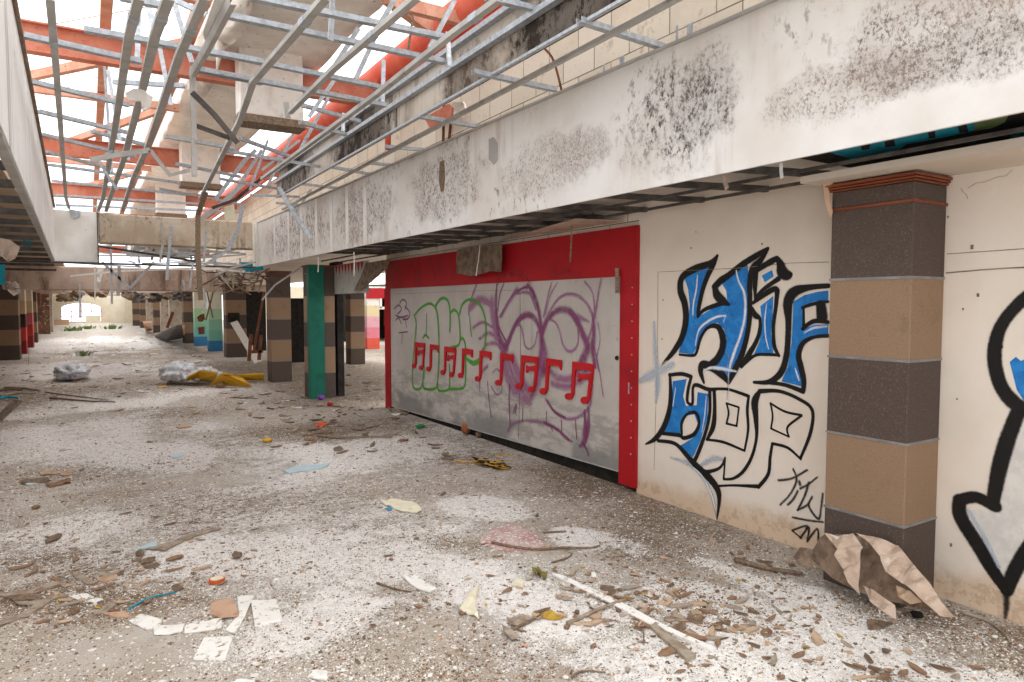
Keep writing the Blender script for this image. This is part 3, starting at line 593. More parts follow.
def strip(pts, w, mat, x=PX_ - .003, name='board_joint', par=None):
    bm = B(); extr(bm, [X(a, b, x) for a, b in pts], prof_r(w, .003), Vector((1, 0, 0))); mk(name, bm, mat, par or board)
strip([(520, 299), (520.5, 360), (518.5, 438)], .005, 'bark'); strip([(532, 318), (530, 444)], .004, 'galv_dirty'); strip([(395, 294), (470, 291), (520, 290)], .006, 'bark_light'); strip([(520, 290), (520, 300)], .005, 'bark_light')
strip([(389, 405.5), (500, 437), (619, 471.5)], .012, 'galv_dirty', name='bottom_edging'); strip([(388.7, 289), (388.7, 404)], .02, 'white_paint', name='side_edging')
bm = B(); c = X(617, 358, PX_ - .004); bmesh.ops.create_uvsphere(bm, u_segments=8, v_segments=6, radius=.022, matrix=Matrix.Translation(c)); mk('round_knob', bm, 'black', board)

# ---- spray paint strokes
CNT = [0]
import numpy as np
def strokes(name, lst, mat, conv, x, par, unit, label=None, fat=None):
    """spray strokes of one letter as ONE painted mesh: a fine grid whose 'cov' attribute is the distance into the stroke"""
    CNT[0] += 1; x = x - .0006 - (CNT[0] % 40) * .00008
    onboard = x < 4.155; fat = fat or ((1.6 if 'green' in name or 'tag' in name else 2.3) if onboard else 1.25); res = .011 if onboard else .0065
    segs = []
    for pts in lst:
        P = smoothpts([tuple(map(float, p)) for p in pts], 6)
        c = []
        for p in P:
            q = X(*conv(p[0], p[1]), x); c.append((q.y, q.z, max(p[2], 2) * unit * (math.hypot(q.x, q.y) / F) * .5 * fat))
        segs.append(c)
    allp = np.array([q for c in segs for q in c]); m = allp[:, 2].max() * 1.3
    y0, z0 = allp[:, 0].min() - m, allp[:, 1].min() - m; ny = int((allp[:, 0].max() + m - y0) / res) + 2; nz = int((allp[:, 1].max() + m - z0) / res) + 2
    E_ = np.full((nz, ny), -9.0); gy = y0 + np.arange(ny) * res; gz = z0 + np.arange(nz) * res
    for c in segs:
        for (a, b, r0), (d, e, r1) in zip(c[:-1], c[1:]):
            r = max(r0, r1) * 1.35; i0 = max(0, int((min(a, d) - r - y0) / res)); i1 = min(ny, int((max(a, d) + r - y0) / res) + 2); j0 = max(0, int((min(b, e) - r - z0) / res)); j1 = min(nz, int((max(b, e) + r - z0) / res) + 2)
            YY, ZZ = np.meshgrid(gy[i0:i1], gz[j0:j1]); l2 = (d - a) ** 2 + (e - b) ** 2 + 1e-12
            t = np.clip(((YY - a) * (d - a) + (ZZ - b) * (e - b)) / l2, 0, 1); dist = np.hypot(YY - a - t * (d - a), ZZ - b - t * (e - b)); v = 1 - dist / (r0 + t * (r1 - r0))
            E_[j0:j1, i0:i1] = np.maximum(E_[j0:j1, i0:i1], v)
    cell = np.maximum(np.maximum(E_[:-1, :-1], E_[1:, :-1]), np.maximum(E_[:-1, 1:], E_[1:, 1:])) > 0
    idx = {}; vs = []; fs = []; cv_ = []
    def vid(j, i):
        k = j * ny + i
        if k not in idx: idx[k] = len(vs); vs.append((x, float(gy[i]), float(gz[j]))); cv_.append(float(max(-.6, E_[j, i])))
        return idx[k]
    for j, i in zip(*np.nonzero(cell)): fs.append((vid(j, i), vid(j, i + 1), vid(j + 1, i + 1), vid(j + 1, i)))
    me = D.meshes.new(name); me.from_pydata(vs, [], fs); at_ = me.attributes.new('cov', 'FLOAT', 'POINT'); at_.data.foreach_set('value', cv_); me.materials.append(MT[mat])
    o = D.objects.new(name, me); link(o, par)
    if label: o['label'] = label
    return o
def wpoly(name, pts, mat, conv, x, par, sm=False, label=None, k=4):
    if sm: pts = smoothpts([tuple(map(float, p)) for p in pts], k, True)
    bm = B(); f = bm.faces.new([bm.verts.new(X(*conv(*p), x)) for p in pts]); f.normal_update(); bmesh.ops.triangulate(bm, faces=[f])
    o = mk(name, bm, mat, par)
    if label: o['label'] = label
    return o
def cv(s, ox, oy): return lambda a, b: (ox + a / s, oy + b / s)
c1 = cv(4.26, 640, 240); c2 = cv(3.59, 640, 360); u1 = 1 / 4.26; u2 = 1 / 3.59
XB = WX - .0012
LH = 'graffiti_letter'
wpoly('blue_fill', [(185, 150), (240, 132), (303, 108), (285, 150), (265, 200), (252, 260), (248, 325), (270, 315), (310, 290), (350, 275), (372, 265), (367, 215), (345, 180), (385, 150), (430, 118), (458, 102), (462, 150), (457, 230), (464, 300), (452, 400), (432, 470), (402, 530), (378, 595), (355, 570), (305, 545), (340, 510), (362, 470), (368, 420), (358, 380), (330, 352), (290, 368), (263, 400), (242, 460), (225, 487), (165, 480), (180, 420), (205, 350), (212, 280), (205, 210)], 'sp_blue', c1, XB, wall_right, label='bright blue fill of the large letter H')
strokes(LH, [[(330, 66, 12), (300, 98, 24), (235, 122, 30), (180, 158, 30), (172, 215, 34), (190, 270, 34), (195, 340, 32), (180, 410, 30), (150, 465, 26), (118, 505, 18), (95, 528, 10)],
    [(330, 66, 12), (312, 105, 24), (285, 160, 24), (265, 220, 22), (250, 290, 20), (246, 326, 14)], [(246, 326, 14), (270, 300, 16), (310, 282, 18), (365, 266, 18)],
    [(318, 200, 24), (328, 235, 38), (352, 258, 34), (378, 275, 12)], [(318, 200, 30), (345, 172, 30), (380, 148, 26), (430, 108, 26), (480, 76, 26), (520, 52, 22), (545, 36, 14)],
    [(545, 36, 14), (515, 85, 24), (480, 120, 28), (468, 180, 26), (468, 260, 24), (466, 340, 24), (453, 420, 24), (433, 490, 26), (403, 555, 28), (378, 608, 16)],
    [(378, 608, 16), (350, 575, 32), (310, 545, 34), (268, 530, 32), (258, 560, 26), (272, 607, 12)],
    [(290, 540, 30), (330, 505, 32), (352, 455, 32), (350, 405, 32), (328, 368, 22), (288, 374, 14), (258, 418, 14), (242, 475, 14), (225, 492, 12), (168, 488, 10)]],
    'sp_black', c1, XB - .001, wall_right, u1, 'black outline of the large letter H')
strokes('paint_highlight', [[(245, 150, 8), (240, 210, 12), (228, 270, 12), (225, 320, 8)], [(365, 322, 10), (320, 330, 14), (265, 365, 14), (245, 400, 10), (236, 450, 8)], [(410, 130, 8), (420, 175, 12), (445, 230, 16), (447, 320, 16), (430, 400, 16), (405, 470, 18), (388, 520, 18), (380, 560, 8)], [(355, 350, 6), (365, 325, 6)]], 'sp_white', c1, XB - .006, wall_right, u1)
wpoly('blue_fill', [(518, 152), (562, 128), (570, 155), (532, 180)], 'sp_blue', c1, XB, wall_right)
wpoly('blue_fill', [(512, 282), (568, 238), (565, 330), (558, 400), (568, 482), (486, 486), (510, 430), (520, 350)], 'sp_blue', c1, XB, wall_right, label='bright blue fill of the letter I')
strokes(LH, [[(495, 130, 22), (530, 108, 24), (565, 88, 26), (584, 74, 14)], [(584, 74, 14), (598, 105, 34), (605, 135, 46), (625, 150, 40), (640, 148, 22)], [(495, 130, 22), (490, 180, 24), (490, 225, 16), (490, 255, 8)], [(490, 250, 12), (520, 215, 16), (560, 185, 18), (590, 165, 22)],
    [(482, 268, 14), (530, 232, 22), (575, 208, 22), (588, 222, 16)], [(585, 215, 22), (578, 290, 18), (568, 370, 16), (572, 450, 18), (592, 493, 12)], [(588, 490, 12), (540, 488, 12), (490, 492, 12), (435, 536, 14)], [(478, 290, 12), (490, 320, 26), (510, 335, 16), (510, 385, 18), (494, 435, 20), (465, 485, 24), (432, 538, 18)]],
    'sp_black', c1, XB - .001, wall_right, u1, 'black outline of the letter I with its square dot')
strokes('paint_highlight', [[(540, 270, 6), (532, 340, 9), (535, 410, 8), (548, 465, 6)], [(660, 545, 6), (672, 580, 10), (678, 600, 6)], [(700, 395, 8), (740, 375, 14), (796, 368, 12)]], 'sp_white', c1, XB - .006, wall_right, u1)
wpoly('blue_fill', [(653, 262), (700, 235), (760, 220), (802, 215), (802, 258), (740, 262), (697, 282), (692, 380), (740, 362), (802, 358), (802, 402), (740, 405), (690, 430), (672, 480), (682, 550), (692, 625), (602, 602), (630, 540), (645, 440), (650, 340)], 'sp_blue', c1, XB, wall_right, label='bright blue fill of the letter P beside the striped pillar')
strokes(LH, [[(802, 195, 18), (720, 202, 24), (655, 222, 42), (630, 268, 44), (632, 340, 28), (630, 420, 26), (622, 500, 26), (600, 565, 28), (550, 604, 20), (485, 606, 12)], [(550, 608, 14), (620, 618, 16), (694, 645, 20)], [(694, 645, 20), (698, 600, 22), (685, 540, 26), (676, 490, 24), (694, 440, 20), (740, 414, 14), (802, 408, 14)],
    [(692, 288, 12), (740, 272, 14), (802, 262, 10)], [(697, 285, 10), (697, 378, 12)], [(692, 378, 14), (740, 346, 18), (802, 350, 14)], [(770, 280, 40), (775, 325, 46)]], 'sp_black', c1, XB - .001, wall_right, u1, 'black outline of the letter P beside the striped pillar')
# HOP
wpoly('blue_fill', [(118, 76), (168, 68), (155, 130), (165, 165), (203, 162), (207, 115), (245, 122), (242, 210), (217, 290), (190, 350), (168, 335), (140, 310), (190, 280), (208, 230), (195, 195), (165, 200), (150, 235), (145, 265), (82, 260), (105, 200), (115, 140)], 'sp_blue', c2, XB, wall_right, label='bright blue fill of the smaller letter H')
strokes(LH, [[(107, 52, 12), (110, 120, 18), (105, 180, 22), (85, 240, 22), (55, 282, 18), (20, 302, 6)], [(105, 54, 12), (150, 50, 14), (184, 60, 14)], [(184, 60, 12), (172, 110, 14), (170, 150, 12), (188, 156, 12), (190, 100, 12), (205, 90, 14), (240, 104, 14), (270, 106, 12)],
    [(250, 108, 14), (250, 190, 14), (235, 260, 14), (208, 335, 16), (190, 372, 14)], [(65, 290, 12), (125, 300, 14), (170, 345, 20), (210, 388, 26), (250, 425, 28), (278, 465, 26), (284, 505, 16), (276, 572, 5)], [(82, 264, 12), (140, 270, 14), (158, 280, 14), (195, 265, 14), (212, 225, 12), (200, 190, 12), (170, 194, 10), (150, 225, 12), (150, 265, 10)]],
    'sp_black', c2, XB - .001, wall_right, u2, 'black outline of the smaller letter H with its long pointed tail')
strokes(LH, [[(270, 104, 10), (320, 106, 10), (390, 130, 12)], [(390, 130, 10), (385, 180, 12), (388, 250, 10), (375, 326, 8)], [(266, 106, 14), (268, 180, 16), (262, 240, 20), (240, 286, 10)], [(240, 286, 8), (300, 295, 10), (375, 326, 8)], [(310, 155, 7), (355, 170, 7)], [(355, 170, 7), (347, 235, 7)], [(347, 237, 7), (310, 228, 8)], [(310, 228, 7), (318, 190, 8), (310, 155, 7)]],
    'sp_black', c2, XB - .001, wall_right, u2, 'black outlined letter O with a small square inside')
strokes(LH, [[(430, 112, 16), (500, 112, 12), (570, 140, 12), (618, 180, 12), (612, 260, 12), (577, 350, 10)], [(577, 356, 8), (530, 315, 10), (475, 300, 10)], [(475, 300, 10), (467, 350, 12), (460, 410, 13), (425, 456, 13)], [(425, 454, 14), (340, 450, 8), (285, 452, 8)], [(430, 112, 14), (412, 150, 28), (416, 210, 20), (418, 280, 12), (400, 350, 12), (370, 400, 12), (335, 425, 10), (300, 428, 8)], [(300, 425, 8), (306, 350, 6)], [(306, 350, 6), (285, 388, 10), (230, 402, 14), (200, 385, 14)],
    [(468, 155, 7), (520, 185, 8), (580, 198, 8)], [(580, 200, 8), (530, 240, 8), (535, 276, 6)], [(535, 276, 6), (470, 246, 7)], [(470, 246, 7), (476, 200, 7), (468, 155, 7)]],
    'sp_black', c2, XB - .001, wall_right, u2, 'black outlined letter P with a curved hook reaching down')
strokes('spray_haze', [[(110, 350, 10), (180, 375, 26), (225, 420, 26), (258, 490, 20), (275, 570, 8)], [(215, 380, 16), (262, 355, 30), (300, 358, 16)]], 'sp_haze', c2, XB - .0002, wall_right, u2)
strokes('paint_highlight', [[(190, 385, 6), (225, 420, 10), (255, 480, 12), (272, 540, 8)], [(238, 130, 5), (232, 200, 7), (222, 260, 5)], [(128, 100, 5), (118, 165, 7)]], 'sp_white', c2, XB - .006, wall_right, u2)
strokes('spray_haze', [[(60, 350, 20), (65, 480, 40), (75, 600, 50), (68, 690, 20)], [(0, 600, 30), (60, 570, 60), (140, 530, 30)]], 'sp_haze', c1, XB - .0002, wall_right, u1)
strokes('spray_haze', [[(270, 560, 8), (300, 545, 16), (350, 548, 20), (410, 560, 10)], [(375, 530, 4), (378, 600, 5), (378, 690, 4)]], 'sp_white', c1, XB - .006, wall_right, u1)
strokes('graffiti_signature', [[(497, 432, 9), (545, 425, 8), (600, 395, 8)], [(550, 392, 8), (562, 430, 9), (540, 480, 8), (503, 520, 8)], [(572, 438, 12), (574, 446, 12)], [(566, 470, 8), (550, 500, 9), (530, 520, 8)], [(575, 462, 8), (605, 445, 8), (637, 420, 6)], [(606, 440, 9), (590, 490, 9), (565, 540, 8)], [(565, 540, 7), (600, 520, 8), (618, 490, 7)], [(618, 490, 7), (606, 525, 9), (640, 570, 9), (650, 530, 8), (656, 480, 8)],
    [(548, 565, 8), (600, 575, 8), (657, 582, 7)], [(545, 612, 7), (600, 596, 8), (575, 640, 8)], [(575, 640, 7), (606, 600, 8), (600, 652, 8)], [(600, 652, 7), (636, 606, 8), (640, 652, 8)], [(545, 612, 6), (580, 640, 7)]], 'sp_black_soft', c2, XB - .001, wall_right, u2 * 1.25, 'small black spray signature low on the wall beside the pillar')
# right graffiti
c3 = cv(1.952, 940, 280); u3 = 1 / 1.952
wpoly('silver_fill', [(45, 450), (110, 446), (125, 380), (150, 262), (200, 270), (260, 420), (200, 470), (132, 600)], 'sp_grey', c3, XB, wall_right)
wpoly('blue_fill', [(136, 160), (148, 150), (158, 158), (175, 150), (230, 190), (230, 250), (170, 245), (150, 215)], 'sp_blue', c3, XB - .0004, wall_right)
strokes('graffiti_outline', [[(230, 18, 16), (185, 25, 20), (150, 50, 18), (118, 92, 18), (106, 145, 20), (116, 200, 20), (145, 240, 22), (190, 258, 22), (260, 240, 20)], [(152, 258, 20), (132, 310, 22), (115, 370, 22), (102, 440, 18)], [(108, 442, 18), (70, 424, 18), (38, 430, 18)], [(38, 430, 20), (40, 462, 22), (72, 515, 22), (105, 570, 20), (130, 606, 16)], [(130, 606, 18), (150, 560, 20), (190, 500, 20), (230, 460, 18)]], 'sp_black', c3, XB - .001, wall_right, u3, 'black arrow shaped graffiti outline right of the pillar')
strokes('spray_haze', [[(128, 600, 10), (130, 630, 12), (127, 660, 6)]], 'sp_black_soft', c3, XB - .001, wall_right, u3)
strokes('spray_haze', [[(55, 450, 8), (85, 500, 8), (115, 560, 8)]], 'sp_haze', c3, XB - .006, wall_right, u3)
# hoarding graffiti
g5 = cv(6.4, 470, 270); g6 = cv(5.68, 470, 350); g4 = cv(4.546, 380, 270); XH = PX_ - .004
strokes('purple_graffiti', [
    [(172, 95, 14), (165, 200, 20), (172, 330, 26), (188, 440, 36), (215, 500, 60), (240, 470, 34), (280, 370, 26), (320, 310, 28), (370, 287, 30), (412, 310, 28), (442, 370, 26), (460, 460, 44), (463, 540, 50), (465, 640, 60)],
    [(462, 400, 34), (490, 325, 30), (540, 270, 28), (590, 252, 32), (645, 272, 34), (690, 340, 36), (725, 420, 38), (752, 490, 44), (735, 545, 46), (700, 610, 36)],
    [(368, 95, 16), (400, 140, 26), (430, 220, 24), (450, 330, 24), (460, 420, 24)], [(365, 110, 20), (340, 115, 14), (290, 145, 12), (240, 210, 10), (190, 300, 10)],
    [(785, 290, 16), (792, 400, 26), (785, 500, 36), (800, 620, 20)], [(170, 330, 12), (200, 400, 12), (240, 470, 14)]], 'sp_purple', g5, XH, board, 1 / 6.4, 'dark purple spray arches of the graffiti face')
strokes('purple_graffiti', [
    [(470, 300, 12), (498, 170, 14), (520, 85, 10)], [(480, 290, 9), (515, 160, 10), (560, 80, 8)], [(500, 280, 14), (560, 190, 16), (620, 155, 18), (690, 165, 18), (750, 220, 18), (785, 290, 22)],
    [(735, 75, 12), (785, 150, 12), (800, 300, 16)], [(838, 60, 16), (820, 160, 16), (800, 280, 18), (770, 400, 16), (742, 480, 14)], [(300, 350, 10), (325, 362, 12), (340, 420, 14), (350, 480, 14), (375, 505, 12), (412, 480, 12), (430, 400, 14)],
    [(510, 315, 12), (550, 340, 12), (575, 400, 14), (592, 470, 14), (622, 515, 16), (660, 515, 16), (690, 470, 14), (692, 380, 10)], [(820, 340, 10), (832, 450, 9), (812, 560, 12), (822, 640, 12)],
    [(0, 240, 40), (60, 190, 40), (130, 220, 36), (160, 300, 30)], [(40, 95, 14), (10, 180, 18), (-10, 280, 16)], [(20, 370, 18), (80, 335, 16), (150, 370, 16)], [(60, 440, 16), (120, 404, 22), (190, 440, 20)], [(75, 520, 16), (110, 475, 18), (165, 470, 22), (215, 505, 24)],
    [(215, 90, 12), (190, 160, 14), (178, 260, 12)], [(300, 125, 30), (240, 220, 24), (200, 300, 16)], [(140, 200, 50), (150, 320, 50), (170, 430, 50)], [(690, 300, 30), (760, 330, 12)], [(300, 150, 16), (380, 150, 18), (420, 250, 14)]], 'sp_purple_faint', g5, XH, board, 1 / 6.4, 'pale purple spray swirls around the graffiti face')
strokes('purple_graffiti', [
    [(185, 40, 50), (215, 150, 60), (265, 240, 60), (330, 285, 50)], [(240, 50, 50), (280, 150, 50), (330, 230, 50)], [(420, 20, 60), (395, 110, 60), (375, 200, 50), (345, 265, 40)], [(215, 60, 40), (245, 150, 44), (295, 230, 50)],
    [(450, 110, 20), (490, 155, 34), (560, 165, 36), (610, 130, 30), (645, 60, 26)], [(470, 190, 30), (550, 210, 30), (600, 190, 20)], [(660, 110, 50), (620, 170, 50)], [(430, 280, 14), (480, 350, 14), (560, 392, 16), (632, 370, 16), (680, 310, 18), (692, 200, 20)],
    [(215, 462, 12), (240, 422, 12), (310, 402, 12), (400, 410, 16), (480, 440, 18), (540, 496, 16), (580, 520, 12)], [(705, -20, 8), (735, 120, 10), (757, 265, 8)], [(120, 205, 8), (150, 252, 10), (180, 235, 8), (178, 190, 8)],
    [(100, 90, 16), (60, 140, 16), (55, 230, 10)], [(128, 130, 8), (150, 108, 10), (170, 125, 8)]], 'sp_purple_faint', g6, XH, board, 1 / 5.68, 'soft purple fill and jaw of the graffiti face')
for d_ in [[(650, 345, 10), (655, 440, 26), (640, 530, 26), (620, 545, 10)], [(672, 330, 12), (672, 440, 18), (655, 520, 16)], [(640, 530, 14), (665, 570, 10), (672, 600, 8)], [(440, 290, 10), (480, 350, 10), (540, 385, 10)], [(100, 180, 7), (105, 260, 7), (120, 380, 7)], [(225, 200, 9), (222, 300, 9), (228, 420, 7)], [(245, 360, 7), (262, 310, 8), (258, 360, 7)], [(300, 330, 7), (298, 400, 7)], [(435, 350, 7), (432, 425, 7)], [(520, 400, 7), (520, 470, 7)], [(598, 400, 7), (606, 505, 7)], [(420, 410, 10), (500, 455, 12), (560, 510, 10)], [(455, 430, 6), (470, 460, 6)]]:
    strokes('purple_drip', [d_], 'sp_purple', g6, XH - .002, board, 1 / 5.68)
strokes('green_graffiti', [[(155, 207, 7), (185, 172, 8), (225, 152, 9), (250, 172, 9), (262, 220, 9), (268, 350, 9), (262, 500, 9), (250, 538, 9), (205, 540, 9), (195, 520, 9), (198, 460, 8)], [(155, 205, 7), (164, 250, 7), (155, 350, 7), (147, 450, 8), (148, 520, 8), (160, 541, 9), (185, 536, 9), (196, 500, 8), (202, 440, 7)],
    [(250, 168, 9), (268, 138, 10), (290, 128, 10), (310, 145, 9), (318, 200, 9), (317, 280, 8)], [(262, 500, 9), (266, 546, 9), (310, 543, 9), (316, 500, 8), (315, 430, 7)], [(318, 200, 8), (335, 181, 10), (354, 200, 9), (362, 260, 9), (360, 335, 9), (325, 350, 8)], [(316, 541, 9), (378, 535, 9), (388, 480, 9), (388, 350, 9), (376, 311, 10), (362, 322, 9)],
    [(360, 202, 9), (375, 155, 9), (410, 133, 10), (450, 155, 10), (475, 210, 10), (480, 300, 10), (465, 385, 12), (428, 424, 18), (390, 400, 10)], [(212, 200, 5), (210, 292, 5)], [(194, 310, 7), (206, 296, 9), (222, 310, 7)], [(405, 200, 5), (415, 300, 6)]], 'sp_green', g4, XH - .001, board, 1 / 4.546 * 1.1, 'bright green bubble letters outline on the hoarding')
strokes('purple_tag', [[(65, 176, 6), (84, 160, 6), (98, 178, 6), (80, 200, 6)], [(90, 150, 6), (105, 134, 6), (120, 150, 6), (113, 180, 6)], [(113, 165, 6), (135, 192, 6), (128, 220, 7), (104, 224, 7)], [(70, 205, 5), (95, 215, 7), (128, 206, 5)], [(115, 225, 5), (120, 262, 5)], [(72, 228, 6), (84, 218, 5), (97, 244, 6)], [(86, 285, 5), (125, 281, 5)], [(102, 285, 5), (98, 332, 5)]], 'sp_purple', g4, XH - .001, board, 1 / 4.546 * 1.2, 'small purple flower like tag at the left end of the hoarding')
hp = ho.children[0]
strokes('spray_ghost', [[(180, 90, 10), (200, 40, 14), (270, 10, 20), (340, 20, 20), (385, 85, 12)], [(240, 45, 10), (300, 30, 12), (350, 60, 8)], [(520, 60, 8), (570, 20, 14), (640, 0, 14)]], 'sp_ghost', g5, PX_ - .0115, hp, 1 / 6.4)

# ---- raised red music notes
def note(anchor, double):
    S = 1.0; a = X(*anchor, 4.13); k = lambda q, o=0: [Vector((4.115 + o, a.y - u * .001, a.z - v * .001)) for u, v in q]
    bm = B(); T = .02
    # u to the right (towards the camera), v down, millimetres
    W = 330 if double else 270
    def disc(cu, cv_, ru, rv, T=.0215):
        slab(bm, k([(cu + ru * math.cos(t * math.pi / 8) - rv * .25 * math.sin(t * math.pi / 8), cv_ + rv * math.sin(t * math.pi / 8)) for t in range(16)], -.0016), T, Vector((1, 0, 0)))
    slab(bm, k([(0, 0), (58, 2), (58, 75), (42, 120), (20, 330), (-10, 372), (-40, 372), (-22, 330)]), T, Vector((1, 0, 0)))
    slab(bm, k([(50, 0), (W - 8, 2), (W, 12), (W, 62), (W - 10, 108), (W - 30, 80), (W - 60, 66), (58, 76)], .0008), T, Vector((1, 0, 0)))
    disc(-62, 360, 62, 36)
    if double:
        slab(bm, k([(W - 70, 105), (W - 4, 90), (W - 18, 180), (W - 52, 335), (W - 80, 378), (W - 110, 374), (W - 92, 330), (W - 66, 170)], .0016), T, Vector((1, 0, 0)))
        slab(bm, k([(98, 108), (150, 118), (W - 10, 88), (W - 20, 165), (200, 158), (140, 165), (104, 192), (90, 190)], -.0008), T, Vector((1, 0, 0)))
        disc(W - 130, 368, 60, 36)
    o = mk('music_note', bm, 'note_red', ho); return o
for an, d_ in (((415.8, 342.1), 1), ((430.6, 344.2), 0), ((445.1, 346.5), 1), ((462.9, 348.2), 0), ((480.5, 350.4), 0), ((501.3, 352.9), 0), ((522.3, 355), 1), ((547.1, 358.2), 0), ((573.3, 361.5), 1)): note(an, d_)

# ================================================================ things fixed/hanging by the hoarding
def sheet(name, pts, mat, label, cat, thick=.004, n=None, curl=0, sub=3):
    bm = B(); f = bm.faces.new([bm.verts.new(p) for p in pts]); f.normal_update(); n = n or f.normal.copy()
    bmesh.ops.triangulate(bm, faces=[f]); bmesh.ops.subdivide_edges(bm, edges=bm.edges[:], cuts=sub, use_grid_fill=True)
    if curl:
        for v in bm.verts: v.co += n * curl * noise.fractal(v.co * 6, 1, 2, 3)
    r = bmesh.ops.extrude_face_region(bm, geom=bm.faces[:]); bmesh.ops.translate(bm, verts=[g_ for g_ in r['geom'] if isinstance(g_, bmesh.types.BMVert)], vec=n * thick)
    return tag(mk(name, bm, mat), label, cat)
sheet('torn_board', [X(a, b, 4.02) for a, b in [(457, 250), (470, 247), (502, 243), (501, 272), (491, 271), (480, 274), (470, 276), (456, 273)]], 'cardboard_dark', 'torn brown board flap hanging over the top of the red hoarding', 'torn board', .008, curl=.012)
sheet('torn_board', [X(a, b, 3.80) for a, b in [(366, 263), (390, 259), (386, 268), (376, 278), (366, 286), (360, 290), (354, 291)]], 'cardboard_dark', 'curled brown board hanging left of the red hoarding corner', 'torn board', .008, curl=.02)
sheet('loose_sheet', [Z(a, b, 2.46) for a, b in [(492, 243), (575, 219), (640, 222), (600, 232), (540, 239)]], 'cardboard', 'tan sheet of board sagging under the ceiling above the hoarding', 'loose board', .006, curl=.006)
for (a, b, c_, d_, w, m, l, xx) in [(572, 221, 570, 262, .02, 'old_wood', 'thin brown stick hanging in front of the red header', 3.95), (617, 268, 617, 293, .045, 'old_wood', 'short rusty brown bar stuck on the hoarding top right corner', 4.09),
        (480, 245, 476, 276, .012, 'white_paint', 'white strip hanging over the torn brown board', 3.93), (354, 252, 354, 276, .03, 'white_paint', 'white strip hanging beside the curled brown board', 3.2), (318, 257, 318, 272, .03, 'white_paint', 'white strip hanging above the green fronted pillar', 3.12), (724, 176, 727, 189, .03, 'cardboard', 'small torn tan scrap hanging under the bulkhead near the H graffiti', 3.45), (781, 163, 782, 178, .02, 'paper', 'small white strip hanging under the bulkhead near the pillar', 3.45)]:
    bm = B(); p = X(a, b, xx); q = X(c_, d_, xx); extr(bm, [p, (p + q) / 2 + Vector((.01, .01, 0)), q], prof_r(w, .006), Vector((1, 0, 0))); tag(mk('hanging_strip', bm, m), l, 'hanging strip')
bm = B(); box(bm, 3.84, 3.87, 10.66, 12.4, 1.90, 2.42)
ss = tag(mk('sign_board', bm, 'galv_dirty'), 'grey sign strip with red painted drips between green pillar and hoarding', 'sign')
bm = B()
for k in range(9):
    y = 10.9 + k * .17; slab(bm, [Vector((3.838, y - .07, 2.415)), Vector((3.838, y + .07, 2.415)), Vector((3.838, y, 2.26 - .03 * (k % 2)))], .002, Vector((-1, 0, 0)))
mk('red_drips', bm, 'red_paint', ss)
# torn paper lip around the nearest pillar's head
sheet('torn_lining', [X(a, b, 3.80) for a, b in [(823, 183), (833, 176), (860, 172), (884, 169), (862, 175), (836, 181), (828, 187), (830, 197), (833, 212), (831, 218), (826, 205)]], 'pinkbeige', 'strip of torn lining curling around the head of the nearest pillar', 'torn lining', .004, Vector((-1, 0, 0)))

# ================================================================ RAISED CEILING GRID
ZG = 3.45
RUN = [  # traced runners: list of (px, py), label tail
    ([(50, 0), (57, 80), (66, 199), (69, 209)], .045, 'running near the left bulkhead, farthest left'),
    ([(139, 0), (129, 38), (117, 117), (103, 199), (98, 212)], .055, 'second from the left bulkhead'),
    ([(169, 0), (155, 38), (141, 97), (124, 160), (110, 199), (106, 212)], .06, 'third from the left bulkhead, dusty'),
    ([(205, 0), (179, 59), (147, 150), (134, 177), (122, 212)], .055, 'fourth from the left bulkhead, slightly bent'),
    ([(326, 0), (288, 44), (253, 84), (240, 122), (200, 200)], .05, 'kinked in front of the duct drop'),
    ([(417, 0), (335, 70), (290, 114)], .045, 'ending under the boxed duct drop'),
    ([(500, 2), (456, 34), (376, 97), (297, 155), (262, 180)], .045, 'passing in front of the big red pipe'),
]
for pts, w, l in RUN:
    P = [Z(a, b, ZG) for a, b in pts]; bm = B(); extr(bm, P, prof_u(w, .035))
    o = tag(mk('ceiling_runner', bm, 'galv_dirty'), 'long grey ceiling runner ' + l, 'ceiling runner')
    bm = B()
    for i in range(len(P) - 1):
        if i: break
        q = P[i].lerp(P[i + 1], .45); d = (P[i + 1] - P[i]).normalized(); extr(bm, [q, q + d * .1], [(-w / 2 - .004, -.004), (w / 2 + .004, -.004), (w / 2 + .004, .037), (w / 2 + .001, .037), (w / 2 + .001, -.001), (-w / 2 - .001, -.001), (-w / 2 - .001, .037), (-w / 2 - .004, .037)])
    mk('splice_clip', bm, 'galv', o)
# kinked runner with a hanging end
P = [Z(229, 0, ZG), Z(205, 47, ZG), Z(190, 74, ZG)]; e_ = P[-1]
P += [Yp(191, 120, e_.y), Yp(192, 176, e_.y)]
bm = B(); extr(bm, P, prof_u(.055, .035), Vector((1, 0, .2))); tag(mk('ceiling_runner', bm, 'galv_dirty'), 'grey ceiling runner bent straight down in front of the duct', 'ceiling runner')
P = [Z(206, 192, ZG), Yp(198, 215, 12), Yp(198, 255, 12.0), Yp(201, 300, 12)]
bm = B(); extr(bm, P, prof_u(.075, .035), Vector((0, 1, 0))); tag(mk('ceiling_runner', bm, 'old_wood'), 'brown dangling runner end hanging down in front of the concrete beam', 'ceiling runner')
P = [Yp(201, 290, 12), Yp(205, 315, 12), Yp(203, 330, 12)]
